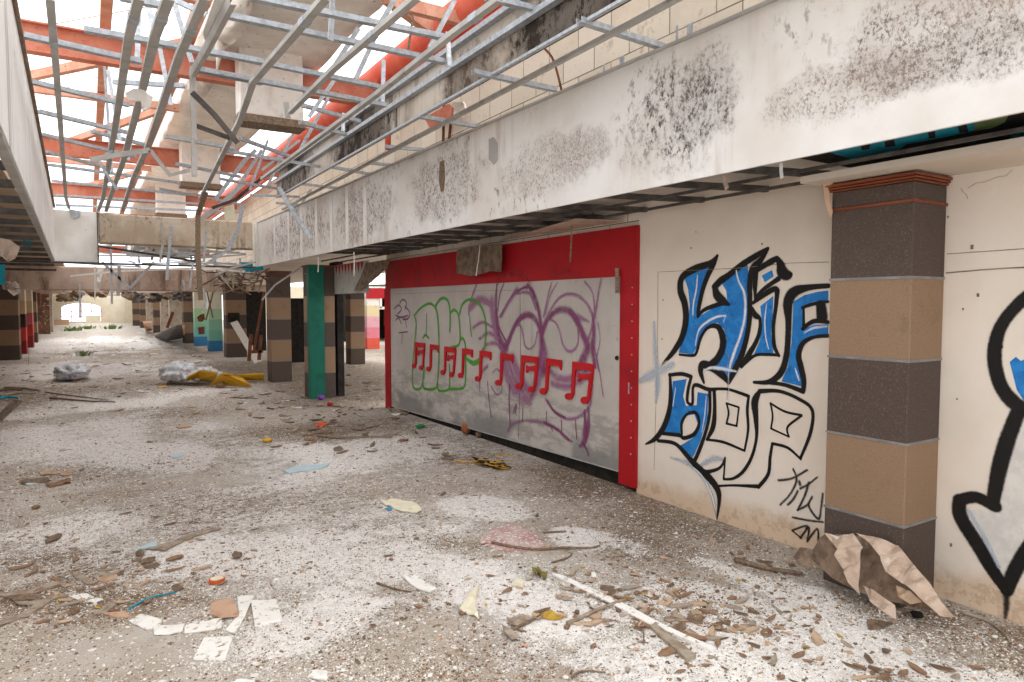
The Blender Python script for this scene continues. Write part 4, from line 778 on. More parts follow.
# runners on the far right side over the bulkhead
for (a, b, c_, d_, w, z, l) in [(680, 0, 400, 148, .035, 3.40, 'between sooty strip and mouldy bulkhead, thin'), (545, 0, 420, 72, .03, 3.9, 'just above the sooty strip'), ]:
    P = [Z(a, b, z), Z(c_, d_, z), Z(c_ - (a - c_) * .42, d_ + (d_ - b) * .42, z)]; P[0] += (P[0] - P[1]) * .3
    bm = B(); extr(bm, P, prof_u(w, .03)); tag(mk('ceiling_runner', bm, 'galv_dirty'), 'long grey ceiling runner ' + l, 'ceiling runner')
CR = [  # cross channels: (x0,y0,x1,y1,w,z,label)
    (84, 32, 262, 64, .06, 3.52, 'in front of the nearest red rafter, upper one'), (24, 38, 141, 64, .06, 3.5, 'starting at the left bulkhead below the nearest rafter'), (190, 71, 262, 85, .045, 3.5, 'under the nearest red rafter beside the duct'),
    (32, 84, 129, 107, .055, 3.5, 'below the nearest rafter, touching the left bulkhead'), (113, 84, 185, 88, .035, 3.52, 'short level piece left of the duct'), (38, 113, 131, 135, .05, 3.5, 'above the second red rafter on the left'),
    (92, 133, 148, 147, .05, 3.54, 'short, lying over the second red rafter'), (42, 136, 135, 158, .045, 3.5, 'over the second red rafter, left part'), (46, 153, 110, 170, .04, 3.5, 'thin, between second and third rafter'),
    (48, 166, 180, 184, .04, 3.5, 'crossing above the third red rafter'), (52, 182, 190, 196, .035, 3.5, 'over the third red rafter'), (54, 196, 200, 205, .04, 3.5, 'just above the stained concrete beam'), (56, 206, 240, 213, .04, 3.47, 'resting on top of the stained concrete beam'),
    (250, 0, 445, 40, .055, 3.6, 'topmost across the white duct'), (222, 17, 445, 64, .055, 3.6, 'second across the white duct'), (205, 53, 384, 90, .05, 3.55, 'in front of the boxed duct drop, upper'), (196, 71, 386, 107, .05, 3.5, 'in front of the boxed duct drop, lower'),
    (302, 107, 360, 123, .04, 3.6, 'short, crossing the red pipe in front of the blocks, upper'), (300, 124, 346, 136, .045, 3.5, 'short, crossing the red pipe, lower'), (240, 140, 290, 158, .04, 3.5, 'sloping below the boxed duct drop'),
    (250, 196, 300, 198, .035, 3.45, 'small, near the inner corner of the bulkhead'), (220, 180, 290, 192, .035, 3.5, 'lying low near the far right corner'), (225, 152, 320, 168, .035, 3.5, 'below the red pipe on the far right'), (160, 190, 240, 205, .03, 3.5, 'thin, over the middle of the concrete beam'),
    (579, 23, 667, 51, .05, 3.43, 'bridging sooty strip and bulkhead, nearest'), (473, 74, 556, 92, .05, 3.43, 'bridging sooty strip and bulkhead, second nearest'), (418, 118, 488, 130, .05, 3.43, 'bridging sooty strip and bulkhead, third nearest'), (385, 148, 440, 153, .04, 3.43, 'bridging sooty strip and bulkhead, fourth nearest'),
    (368, 164, 418, 170, .04, 3.43, 'bridging to the bulkhead, fifth nearest'), (330, 168, 395, 180, .04, 3.43, 'bridging to the bulkhead, sixth nearest'), (300, 185, 360, 192, .035, 3.43, 'bridging to the bulkhead, seventh nearest'), (276, 204, 330, 208, .035, 3.43, 'bridging to the bulkhead, farthest'),
    (486, 0, 545, 14, .05, 3.7, 'short, at the top where the red pipe leaves the view'), (120, 0, 165, 9, .05, 3.55, 'short, at the top between the second and third runner'), (165, 138, 235, 150, .04, 3.52, 'behind the hanging bent runner'), (176, 165, 240, 178, .04, 3.5, 'under the second duct drop')]
for a, b, c_, d_, w, z, l in CR:
    P = [Z(a, b, z), Z(c_, d_, z)]; bm = B(); extr(bm, P, prof_u(w, .035)); tag(mk('cross_channel', bm, 'galv'), 'galvanised cross channel ' + l, 'ceiling channel')
HG = [  # hangers: bottom (px,py,z) top (px,py,z)
    (192, 62, 3.5, 174, 0, 4.3, 'left of the duct, near the third runner'), (160, 48, 3.5, 148, 5, 4.2, 'left of the duct, between runners'), (171, 105, 3.5, 160, 48, 4.2, 'behind the third runner under the rafter'), (137, 65, 3.5, 139, 14, 4.1, 'upright in front of the nearest red rafter'), (206, 14, 3.6, 176, 0, 4.4, 'small, at the top left of the duct'),
    (331, 40, 3.5, 333, 0, 3.75, 'upright in front of the duct, at the top'), (450, 66, 3.55, 448, 32, 3.85, 'upright before the sooty strip, nearest'), (383, 104, 3.55, 384, 60, 3.85, 'upright before the red pipe beside the rafter end'), (343, 136, 3.5, 344, 113, 3.7, 'upright before the red pipe, further along'),
    (356, 79, 3.5, 379, 29, 4.4, 'slanting across the bright gap, nearest the red pipe'), (430, 48, 3.6, 455, 0, 4.0, 'slanting down at the right of the red pipe'), (309, 117, 3.5, 335, 79, 4.4, 'slanting behind the runner left of the red pipe'), (334, 67, 3.5, 359, 28, 4.4, 'slanting in the bright gap beside the duct'), (378, 28, 3.7, 398, -6, 4.0, 'slanting over the bright gap right of the duct'),
    (300, 150, 3.5, 330, 95, 4.4, 'slanting in the bright gap beyond the duct drop'), (268, 185, 3.5, 300, 120, 4.4, 'slanting in the bright gap, second'), (250, 190, 3.5, 268, 140, 4.6, 'slanting in the bright gap, third'), (120, 140, 3.5, 108, 70, 4.6, 'wavy, left of the runners near the second rafter'),
    (128, 160, 3.5, 134, 118, 4.2, 'upright between second and third rafter'), (112, 172, 3.5, 104, 60, 5.0, 'long thin one on the left'), (716, 20, 3.43, 0, 0, 0, ''), ]
for a, b, z0, c_, d_, z1, l in HG:
    if not l: continue
    p = Z(a, b, z0); q = PL(c_, d_, p, Vector((0, 1, .0))); q = PL(c_, d_, p + Vector((0, .15, 0)), Vector((0, 1, 0)))
    bm = B(); extr(bm, [p, q], prof_u(.035, .018), Vector((0, 1, 0))); tag(mk('hanger_strap', bm, 'galv'), 'thin galvanised hanger strap ' + l, 'hanger')
# straps tucked behind the bulkhead top
for (a, b, w) in ((690, 28, .05), (677, 30, .02), (622, 60, .05), (604, 68, .02), (567, 95, .045), (525, 112, .045), (509, 124, .02), (457, 148, .045), (500, 120, .02)):
    p = X(a, b, 3.55); bm = B(); box(bm, p.x - .003, p.x + .003, p.y - w / 2, p.y + w / 2, p.z - .22, p.z + .03)
    tag(mk('strap_end', bm, 'galv'), 'short galvanised strap end sticking up behind the mouldy bulkhead', 'strap', 'strap ends behind the right bulkhead')
# bent and hanging junk around the far end
JK = [  # list of (px,py,Y), width, mat, label
    ([(311, 190, 12), (296, 212, 12), (278, 186, 12)], .05, 'galv', 'bent shiny channel dangling in front of the white bulkhead end'),
    ([(311, 238, 9), (295, 215, 9.2), (279, 187, 9.4)], .055, 'galv', 'shiny channel hanging out from the bulkhead with a hooked tip'),
    ([(245, 182, 13), (222, 204, 13), (198, 222, 13)], .08, 'galv_dirty', 'dirty channel sloping down from the far corner over the beam'),
    ([(262, 178, 12), (235, 200, 12.2), (212, 208, 12.5)], .05, 'dark_metal', 'dark rod sloping over the end of the concrete beam'),
    ([(243, 205, 13.2), (238, 230, 13.2), (228, 250, 13.2)], .07, 'galv', 'broad strap slanting across the concrete beam on the right'),
    ([(228, 250, 13.2), (200, 268, 13.2)], .05, 'galv', 'thin rod sloping below the beam to the left'),
    ([(206, 226, 14), (204, 262, 14)], .04, 'galv', 'upright strap crossing the concrete beam near the brown runner'),
    ([(172, 226, 14), (168, 262, 14), (167, 280, 14)], .05, 'galv', 'upright strap crossing the middle of the concrete beam'),
    ([(162, 222, 14.5), (163, 242, 14.5), (160, 262, 14.5)], .04, 'galv_dirty', 'dirty strap on the concrete beam, left of the middle'),
    ([(102, 262, 16), (130, 288, 16)], .05, 'galv', 'left arm of the V shaped hanging channels below the beam'), ([(130, 288, 16), (154, 262, 16)], .05, 'galv', 'right arm of the V shaped hanging channels below the beam'),
    ([(119, 266, 16), (119.5, 278, 16), (118, 296, 16)], .06, 'galv_dirty', 'thin plate dangling above the far window'), ([(111, 245, 16), (112, 304, 16)], .04, 'galv', 'long thin rod hanging near the far window'),
    ([(70, 276, 17), (120, 271, 17), (200, 268, 17), (250, 272, 17)], .04, 'white_paint', 'long pale rail sagging below the beam'),
    ([(97, 246, 15.6), (150, 254, 15.6), (200, 262, 15.6)], .04, 'dark_metal', 'dark thin rod sloping below the beam on the left'), ([(250, 246, 15.6), (200, 258, 15.6), (180, 266, 15.6)], .04, 'galv_dirty', 'grey rod sloping below the beam to the right'),
    ([(80, 283, 15), (80, 318, 15)], .03, 'galv', 'thin rod hanging in front of the far arched window'), ([(95, 243, 14.9), (95, 300, 14.9)], .02, 'white_paint', 'white cord hanging from the corner of the white return panel'),
    ([(193, 262, 14), (190, 287, 14), (185, 290, 14), (183, 280, 14)], .03, 'galv', 'hook shaped wire hanging below the beam'), ([(203, 288, 12), (206, 300, 12), (203, 312, 12)], .03, 'galv', 'small bent strip below the brown dangling runner'),
    ([(256, 262, 14), (232, 268, 14), (215, 275, 14)], .03, 'galv_dirty', 'thin rod at the right foot of the beam'), ([(262, 300, 13), (275, 285, 13), (300, 268, 13)], .03, 'galv_dirty', 'thin branch like rod in front of the second pillar'),
    ([(240, 258, 15.8), (241, 275, 15.8)], .04, 'galv', 'short upright strap under the right end of the beam'), ([(220, 232, 15.8), (214, 268, 15.8)], .04, 'galv', 'upright strap right of the brown dangling runner'),
    ([(117, 190, 9), (98, 160, 9), (113, 150, 9)], .03, 'galv', 'twisted thin strap among the left runners'), ([(90, 160, 8), (110, 156, 8), (150, 150, 8)], .05, 'galv_dirty', 'bent channel across the second and third runners'), ([(150, 150, 8), (170, 175, 8), (190, 170, 8)], .04, 'galv_dirty', 'crumpled channel left of the bent down runner'),
    ([(192, 92, 5), (215, 115, 5), (238, 143, 5)], .035, 'dark_metal', 'dark diagonal rod below the duct, upper'), ([(192, 124, 6), (230, 138, 6)], .035, 'dark_metal', 'dark diagonal rod below the duct, lower'),
    ([(262, 170, 9), (300, 140, 9)], .03, 'galv', 'thin strap rising to the red pipe'), ([(215, 200, 12), (245, 160, 12), (256, 150, 12)], .06, 'galv', 'wide bluish channel rising toward the red pipe'), ([(232, 196, 12), (262, 150, 12)], .05, 'galv', 'second bluish channel rising toward the red pipe'),
    ([(410, 12, 5.5), (413, 17, 5.5), (408, 52, 5.5)], .02, 'old_wood', 'thin tan strip dangling before the red pipe'), ([(286, 102, 6.5), (288, 118, 6.5)], .05, 'galv_dirty', 'short strap end sticking out of the boxed duct drop')]
for pts, w, m, l in JK:
    P = [Yp(a, b, y) for a, b, y in pts]; bm = B(); extr(bm, P, prof_u(w, w * .35, .003), Vector((0, 1, 0))); tag(mk('bent_channel' if 'channel' in l else 'hanging_strap', bm, m), l, 'metal strip')
# short plaster box left hanging over the third runner
sheet('hanging_plaster', [Z(a, b, 3.49) for a, b in [(203, 32), (214, 0), (229, -4), (222, 20), (206, 47)]], 'fascia_c', 'pale plaster scrap lying on the runners left of the duct', 'plaster scrap', .02)
for pts, m, l in (([(224, 207, 12.5), (234, 204, 12.5), (236, 219, 12.5), (225, 221, 12.5)], 'cream', 'pale yellowish tile stuck in the grid by the far corner'),):
    sheet('loose_tile', [Yp(a, b, y) for a, b, y in pts], m, l, 'tile', .02)
sheet('fallen_insulation', [Yp(a, b, 6.4) for a, b in [(125, 93), (133, 90), (146, 92), (153, 98), (150, 108), (143, 110), (141, 101), (128, 99)]], 'duct', 'scrap of grey insulation caught on the left runners', 'insulation scrap', .03, curl=.06)
# red corrugated roof edge / rusted piece near block wall
sheet('rusted_plate', [X(a, b, 3.9) for a, b in [(424, 118), (448, 104), (452, 108), (450, 122), (430, 128)]], 'red_steel', 'red steel plate showing below the sooty strip', 'steel plate', .03)
sheet('torn_lining', [X(a, b, 3.0) for a, b in [(452, 103), (460, 101), (464, 108), (462, 118), (456, 113)]], 'duct', 'crumpled pale scrap wedged under the sooty strip', 'torn lining', .02, curl=.03)
for a, b, c_, d_, l in ((452, 112, 448, 150, 'rusty pipe standing against the block wall above the bulkhead'), (444, 105, 443, 150, 'thin rusty rod beside the rusty pipe')):
    bm = B(); tube(bm, [X(a, b, 4.05), X(c_, d_, 4.05)], .02, 8); tag(mk('rusty_pipe', bm, 'rust'), l, 'pipe')
bm = B(); tube(bm, [X(*p, 3.9) for p in smoothpts([(543, 47), (551, 56), (556, 68), (562, 92)], 5)], .012, 6); tag(mk('rusty_wire', bm, 'rust'), 'curved rusty wire in front of the block wall', 'wire')

# ================================================================ ROOF STEEL, PIPES, DUCT
def rafter(x0, x1, y, z0, z1, label, mat='red_steel'):
    bm = B(); extr(bm, [Vector((x0, y, (z0 + z1) / 2)), Vector((x1, y, (z0 + z1) / 2))], prof_i(.16, z1 - z0))
    o = tag(mk('steel_rafter', bm, mat), label, 'rafter')
    bm = B(); box(bm, x1 - .01, x1 + .01, y - .1, y + .1, z0 - .02, z1 + .02); mk('end_plate', bm, mat, o); return o
rafter(-3.5, 3.75, 10.0, 4.68, 5.03, 'nearest red steel rafter crossing under the white duct')
rafter(-3.5, 3.9, 16.2, 4.62, 4.98, 'second red steel rafter, behind the nearest one')
rafter(-3.5, 3.9, 22.3, 4.62, 4.98, 'third red steel rafter, above the concrete cross beam')
rafter(-3.5, 3.9, 28.5, 4.62, 4.98, 'fourth red steel rafter, just over the concrete beam')
rafter(-3.5, 3.9, 34.7, 4.62, 4.98, 'farthest red steel rafter, mostly hidden behind the concrete beam')
rafter(-3.5, 3.9, 3.5, 4.68, 5.03, 'red steel rafter overhead at the top of the view')
def purl(p, q, w, h, label, name='steel_purlin', mat='orange_steel', cat='purlin'):
    bm = B(); extr(bm, [Vector(p), Vector(q)], prof_r(w, h)); return tag(mk(name, bm, mat), label, cat)
purl((-3, 13.1, 5.06), (1.4, 13.1, 5.06), .1, .12, 'orange purlin between the first and second rafter, left of the duct')
purl((-3, 19.2, 5.06), (1.4, 19.2, 5.06), .1, .12, 'orange purlin between the second and third rafter')
purl((3.0, 7.4, 5.1), (4.2, 7.4, 5.1), .1, .14, 'short orange purlin crossing the bright gap right of the duct')
purl((2.9, 13.2, 5.1), (4.2, 13.2, 5.1), .1, .14, 'short orange purlin beyond the boxed duct drop')
purl((.27, 7.0, 5.2), (.27, 30, 5.2), .12, .12, 'orange beam running lengthways left of the middle')
purl((1.22, 6.2, 5.2), (1.15, 30, 5.2), .14, .12, 'orange beam running lengthways beside the duct')
purl((-.9, 12.6, 5.0), (1.2, 9.9, 5.1), .09, .12, 'orange brace rising from the left behind the nearest rafter', 'steel_brace', cat='brace')
purl((-.9, 18.3, 5.0), (1.2, 13.4, 5.1), .09, .12, 'orange brace rising from the left behind the second rafter', 'steel_brace', cat='brace')
purl((-.9, 25, 5.0), (1.2, 20, 5.1), .09, .12, 'orange brace rising from the left behind the third rafter', 'steel_brace', cat='brace')
purl(Z(386, -4, 5.1), Z(430, 28, 5.1), .1, .16, 'orange brace at the top beside the red pipe', 'steel_brace', cat='brace')
purl(Z(180, -5, 5.15), Z(240, 8, 5.15), .1, .1, 'orange brace at the top left of the duct', 'steel_brace', cat='brace')
for k, (x_, y_) in enumerate(((-.1, 9.9), (.6, 16.1), (1.9, 16.1), (3.3, 16.1), (.3, 22.2), (3.2, 22.2))):
    pass
bm = B(); tube(bm, [Vector((4.0, 1.5, 5.22)), Vector((4.0, 33, 5.22))], .24, 24); tag(mk('large_pipe', bm, 'red_pipe', None, True), 'large red pipe running along the roof on the right', 'pipe')
bm = B(); tube(bm, [Vector((3.93, 1.5, 4.90)), Vector((3.93, 33, 4.90))], .05, 14); tag(mk('small_pipe', bm, 'red_pipe', None, True), 'slender red pipe running under the large red one', 'pipe')
bm = B(); tube(bm, [X(388, 118, 3.9), X(388, 150, 3.9)], .045, 12); tag(mk('drop_pipe', bm, 'red_pipe', None, True), 'short red pipe dropping down before the block wall', 'pipe')
# wrapped duct, two boxed drops
dk = empty('wrapped_duct', 'big white wrapped air duct running below the roof with boxed drops', 'duct')
bm = B(); box(bm, 1.42, 2.9, 2.0, 30, 5.08, 6.0)
bmesh.ops.subdivide_edges(bm, edges=[e for e in bm.edges if abs(e.verts[0].co.y - e.verts[1].co.y) > 5], cuts=90); bmesh.ops.subdivide_edges(bm, edges=[e for e in bm.edges if abs(e.verts[0].co.x - e.verts[1].co.x) > 1 or abs(e.verts[0].co.z - e.verts[1].co.z) > .5], cuts=8, use_grid_fill=True)
for v in bm.verts:
    n = noise.fractal(Vector((v.co.x * 1.4, v.co.y * 1.1, v.co.z * 1.4)), 1, 2, 4); v.co.z += n * .05 + (.07 if (v.co.x < 1.5 and v.co.z < 5.2) else 0); v.co.x += .05 * noise.noise(v.co * 2.1)
mk('wrap', bm, 'duct', dk, True)
for (x0, x1, y, zb) in ((1.76, 2.58, 9.62, 4.22), (1.7, 2.45, 15.7, 4.25), (1.7, 2.45, 21.8, 4.3)):
    bm = B(); box(bm, x0, x1, y, y + .33 if y < 10 else y + .4, zb, 5.12); bevel(bm, .01); dr = mk('duct_drop', bm, 'duct_metal', dk)
    bm = B(); box(bm, x0 - .03, x1 + .03, y - .03, y + .36, zb - .1, zb); mk('timber_rim', bm, 'old_wood', dr)
# ragged wrap hanging from its near left edge
bm = B()
for k, (a, b, y) in enumerate([(236, 8, 5.2), (229, 26, 5.6), (218, 35, 6.4), (213, 44, 7.2), (208, 65, 8.6), (200, 84, 10.8)]):
    c = Z(a, b, 5.02); bmesh.ops.create_icosphere(bm, subdivisions=3, radius=.17, matrix=Matrix.Translation(c) @ Matrix.Diagonal((.9, 2.2, 1.1, 1)))
for v in bm.verts: v.co += Vector((1, 1, 1)) * .09 * noise.fractal(v.co * 5, 1, 2, 4)
mk('ragged_wrap', bm, 'duct', dk, True)
bm = B(); P = [Z(219, 40, 4.9), Z(219, 55, 4.75), Z(217, 69, 4.6)]; tube(bm, [P[0], P[1], P[2]], [.05, .035, .012], 8); mk('ragged_wrap', bm, 'duct', dk, True)
# thin roof wires
for a, b, c_, d_, l in ((0, 34, 250, -12, 'thin red wire stretched across the sky, upper'), (40, 97, 170, 52, 'thin red wire stretched behind the nearest rafter')):
    bm = B(); tube(bm, [Z(a, b, 5.3), Z(c_, d_, 5.3)], .006, 5); tag(mk('roof_wire', bm, 'red_steel'), l, 'wire')

# ================================================================ FLOOR DEBRIS
def flat(name, pts, mat, label, cat, thick=.006, curl=.01, z=.012, group=None, tilt=0):
    P = [Z(a, b, z) for a, b in pts]
    bm = B(); f = bm.faces.new([bm.verts.new(p) for p in P]); f.normal_update(); bmesh.ops.triangulate(bm, faces=[f]); bmesh.ops.subdivide_edges(bm, edges=bm.edges[:], cuts=3, use_grid_fill=True)
    for v in bm.verts: v.co.z += abs(curl * noise.fractal(v.co * 7 + Vector((1.3, 2, len(pts))), 1, 2, 3)) * 1.6
    r = bmesh.ops.extrude_face_region(bm, geom=bm.faces[:]); bmesh.ops.translate(bm, verts=[g_ for g_ in r['geom'] if isinstance(g_, bmesh.types.BMVert)], vec=Vector((0, 0, -thick)))
    zmin = min(v.co.z for v in bm.verts)
    for v in bm.verts: v.co.z += .001 - zmin
    return tag(mk(name, bm, mat), label, cat, group)
cP = cv(5.12, 120, 590)
def fp(name, pts, mat, label, cat, conv=cP, **k): return flat(name, [conv(*p) for p in pts], mat, label, cat, **k)
fp('broken_tile', [(45, 155), (105, 118), (215, 150), (200, 180), (130, 195)], 'paper', 'white broken sheet leftmost of the pale pieces in the foreground', 'broken sheet')
fp('broken_tile', [(170, 180), (330, 172), (320, 205), (250, 220), (175, 225)], 'paper', 'cracked white sheet second from the left in the foreground', 'broken sheet')
fp('broken_tile', [(330, 185), (380, 160), (520, 145), (520, 190), (330, 215)], 'paper', 'white oblong sheet in the middle of the foreground pieces', 'broken sheet')
fp('broken_tile', [(430, 245), (580, 235), (540, 350), (375, 350)], 'paper', 'large white tile lying nearest the camera among the foreground pieces', 'broken sheet', thick=.012, curl=.002)
fp('broken_tile', [(670, 55), (800, 50), (830, 150), (690, 180)], 'paper', 'squarish white tile with a crack, right end of the foreground pieces', 'broken sheet', thick=.014, curl=.002)
fp('broken_tile', [(600, 30), (690, 20), (640, 130), (590, 225), (540, 200), (610, 130)], 'paper', 'long white strip standing between the oblong sheet and the squarish tile', 'broken sheet')
fp('broken_tile', [(470, 60), (570, 40), (620, 130), (520, 145), (460, 120)], 'pinkbeige', 'greyish tan torn sheet behind the white foreground pieces', 'broken sheet')
fp('broken_tile', [(960, 445), (990, 405), (1060, 410), (1060, 455)], 'paper', 'small white lump sheet at the bottom right of the foreground pieces', 'broken sheet')
fp('broken_tile', [(560, 475), (620, 450), (690, 455), (680, 490), (570, 500)], 'paper', 'white fragment at the bottom edge of the view', 'broken sheet')
cD = cv(4.263, 0, 480)
fp('curved_strip', [(0, 600), (80, 570), (160, 520), (220, 490), (290, 485), (300, 492), (235, 500), (180, 535), (100, 580), (0, 618)], 'bark_light', 'long curved pale strip in the brown dirt at the lower left', 'strip', cD)
fp('broken_board', [(0, 478), (120, 465), (270, 420), (280, 440), (150, 480), (0, 492)], 'bark_light', 'grey board splinter topmost in the brown dirt at lower left', 'board', cD)
fp('broken_board', [(15, 495), (180, 490), (190, 500), (60, 512)], 'bark', 'brown board splinter in the middle of the dirt at lower left', 'board', cD)
fp('broken_board', [(60, 515), (150, 515), (190, 500), (210, 510), (150, 532), (80, 532)], 'bark_light', 'short grey board splinter beside the curved strip', 'board', cD)
fp('torn_sheet', [(290, 490), (370, 485), (440, 510), (400, 522), (330, 505)], 'paper', 'white torn scrap left of the foreground tiles', 'paper scrap', cD)
fp('torn_sheet', [(310, 390), (360, 400), (405, 435), (370, 440), (320, 415)], 'bark_light', 'curled grey bark scrap in the dirt at lower left', 'bark scrap', cD)
fp('torn_sheet', [(410, 425), (450, 402), (500, 405), (500, 418), (440, 432)], 'leaf_tan', 'tan pod lying beside the curled grey bark scrap', 'pod', cD)
fp('paper_scrap', [(565, 290), (600, 280), (665, 262), (672, 278), (620, 292)], 'pale_blue', 'white and blue printed wrapper left of centre', 'wrapper', cD)
fp('broken_board', [(620, 290), (730, 262), (800, 230), (940, 198), (945, 206), (830, 238), (760, 270), (700, 300)], 'bark_light', 'long grey brown splinter beside the blue printed wrapper', 'board', cD)
fp('torn_sheet', [(390, 560), (450, 540), (490, 505), (500, 520), (450, 565)], 'bark_light', 'grey strip behind the leftmost white sheet', 'strip', cD)
fp('torn_sheet', [(440, 565), (530, 555), (560, 580), (500, 582)], 'pinkbeige', 'tan scrap touching the leftmost white sheet', 'paper scrap', cD)
def lump(px, py, r, mat, label, cat, name, sq=(1, 1, .6), group=None, amp=.25, conv=None, sub=3):
    if conv: px, py = conv(px, py)
    c = Z(px, py, 0); bm = B(); bmesh.ops.create_icosphere(bm, subdivisions=sub, radius=r)
    for v in bm.verts:
        v.co *= 1 + amp * noise.fractal(v.co / r * 1.7 + Vector((px, py, 0)), 1, 2, 4); v.co = Vector((v.co.x * sq[0], v.co.y * sq[1], v.co.z * sq[2]))
    zm = min(v.co.z for v in bm.verts)
    for v in bm.verts: v.co.z -= zm
    return tag(mk(name, bm, mat, None, True, c, random.uniform(0, 3)), label, cat, group)
lump(54, 541, .03, 'bark', 'thick brown dead wood piece lying on the left of the floor', 'wood piece', 'dead_wood', (2.6, .9, .7))
lump(148, 563, .026, 'bark', 'small dark brown lump below the blue printed wrapper', 'wood piece', 'dead_wood', (2, .9, .7)); lump(140, 556, .026, 'bark', 'darkest brown lump just above its twin near the printed wrapper', 'wood piece', 'dead_wood', (1.6, .9, .7))
lump(175, 560, .024, 'leaf_brown', 'long reddish brown pod right of the two dark lumps', 'pod', 'pod', (2.4, .8, .6)); lump(237, 558, .03, 'bark', 'round brown lump near the middle of the floor', 'wood piece', 'dead_wood', (1.5, 1, .7)); lump(76, 561, .02, 'leaf_brown', 'small reddish lump under the thick dead wood', 'wood piece', 'dead_wood')
lump(36, 509, .03, 'leaf_brown', 'brown clod at the left beyond the thick dead wood', 'clod', 'clod')
bm = B(); bmesh.ops.create_cone(bm, segments=20, radius1=.045, radius2=.048, depth=.022, cap_ends=True); bevel(bm, .003)
ol = tag(mk('bottle_lid', bm, 'orange', None, False, Z(217, 582) + Vector((0, 0, .012))), 'round orange jar lid with a pale label on the foreground floor', 'lid')
bm = B(); bmesh.ops.create_circle(bm, cap_ends=True, segments=20, radius=.038); bmesh.ops.translate(bm, verts=bm.verts[:], vec=(0, 0, .0125)); mk('label_disc', bm, 'cream', ol)
def stick(pts, r, mat, label, name='stick', z=None, cat='stick', n=7):
    P = [Z(a, b, r) for a, b in pts]
    P = [Vector(p) for p in smoothpts([tuple(p) for p in P], 4)]
    for p in P[1:-1]: p.z += abs(noise.noise(p * 3)) * r
    bm = B(); tube(bm, P, [r * (1 - .45 * i / len(P)) for i in range(len(P))], n); return tag(mk(name, bm, mat, None, True), label, cat)
cF = cv(3.53, 430, 520)
stick([cF(*p) for p in [(218, 80), (300, 97), (380, 104), (470, 98), (560, 100), (600, 90)]], .011, 'bark', 'long dark twig lying across the pinkish floor patch')
stick([cF(*p) for p in [(400, 45), (450, 42), (480, 40)]], .008, 'bark', 'short dark twig behind the long dark twig')
stick([cF(*p) for p in [(430, 150), (480, 135), (500, 122)]], .007, 'bark', 'thin curved twig in front of the long dark twig')
stick([cF(*p) for p in [(485, 365), (580, 325), (690, 280)]], .013, 'bark_light', 'grey brown stick lying over the long white strip')
stick([cF(*p) for p in [(270, 395), (330, 370), (390, 335)]], .010, 'bark', 'brown stick near the tan debris in the foreground')
stick([cF(*p) for p in [(500, 555), (540, 535), (620, 538)]], .006, 'bark', 'thin black bent twig at the bottom of the view')
stick([cF(*p) for p in [(720, 340), (750, 370), (755, 440)]], .005, 'bark', 'thin twig right of the grey stick')
stick([(377, 583), (395, 589), (412, 592)], .007, 'bark', 'thin twig left of the foreground centre')
stick([(128, 610), (150, 598), (178, 592)], .006, 'teal', 'thin turquoise cord beside the white sheets')
stick([(50, 398), (85, 401), (115, 402)], .02, 'bark', 'long thin brown branch behind the left foreground, upper'); stick([(45, 392), (75, 396), (108, 400)], .015, 'bark_light', 'long thin brown branch behind the left foreground, lower')
stick([(318, 436), (345, 438), (392, 437)], .018, 'old_wood', 'brown wooden rod lying beyond the centre of the floor')
stick([(30, 330), (29, 352), (28.5, 365)], .01, 'bark', 'tiny brown twig near the left striped pillar')
flat('white_strip', [cF(*p) for p in [(430, 190), (455, 192), (560, 236), (690, 298), (800, 358), (900, 405), (1010, 452), (1000, 462), (880, 412), (770, 366), (660, 306), (540, 246)]], 'paper', 'long white board strip lying diagonally in the right foreground', 'strip', thick=.014, curl=.002)
flat('broken_board', [(650, 627), (655, 624), (696, 656), (687, 661)], 'bark_light', 'grey brown plank lying just in front of the white diagonal strip', 'plank', thick=.02, curl=.001)
flat('torn_sheet', [cF(*p) for p in [(105, 315), (145, 250), (175, 225), (160, 300), (172, 345)]], 'cream', 'pale yellow and orange crumpled wrapper in the foreground', 'wrapper', curl=.03)
flat('torn_sheet', [cF(*p) for p in [(285, 225), (300, 205), (332, 208), (328, 236)]], 'cream', 'small square cream paper right of the crumpled wrapper', 'paper scrap')
flat('torn_sheet', [cF(*p) for p in [(390, 330), (430, 318), (475, 340), (460, 350), (400, 345)]], 'leaf_yellow', 'mustard scrap lying against the grey brown stick', 'paper scrap', curl=.02)
flat('torn_sheet', [cF(*p) for p in [(270, 345), (330, 335), (370, 345), (320, 372), (280, 370)]], 'bark_light', 'peeled grey brown bark beside the brown stick', 'bark scrap', curl=.03)
flat('torn_sheet', [cF(*p) for p in [(255, 380), (290, 395), (315, 420), (290, 425), (258, 400)]], 'bark_light', 'small curled bark piece at the tip of the brown stick', 'bark scrap', curl=.03)
flat('stray_tile', [(478, 541), (494, 527), (514, 523), (540, 535), (545, 545), (524, 551), (498, 549)], 'dustpink', 'dusty reddish tile patch set in the floor', 'floor tile', thick=.004, curl=.0)
c6 = cv(5.12, 360, 470)
flat('torn_sheet', [c6(*p) for p in [(105, 165), (170, 145), (290, 170), (320, 205), (290, 218), (200, 205)]], 'cream', 'cream crumpled paper left of the bright white plaster patch', 'paper scrap', curl=.02)
flat('torn_sheet', [c6(*p) for p in [(210, 540), (270, 530), (390, 600), (360, 625), (290, 600)]], 'paper', 'white oblong plaster scrap in the foreground centre', 'plaster scrap', curl=.01)
flat('torn_sheet', [c6(*p) for p in [(130, 180), (160, 178), (165, 190), (140, 192)]], 'blue_paint', 'tiny blue scrap on the cream crumpled paper', 'paper scrap', z=.03)
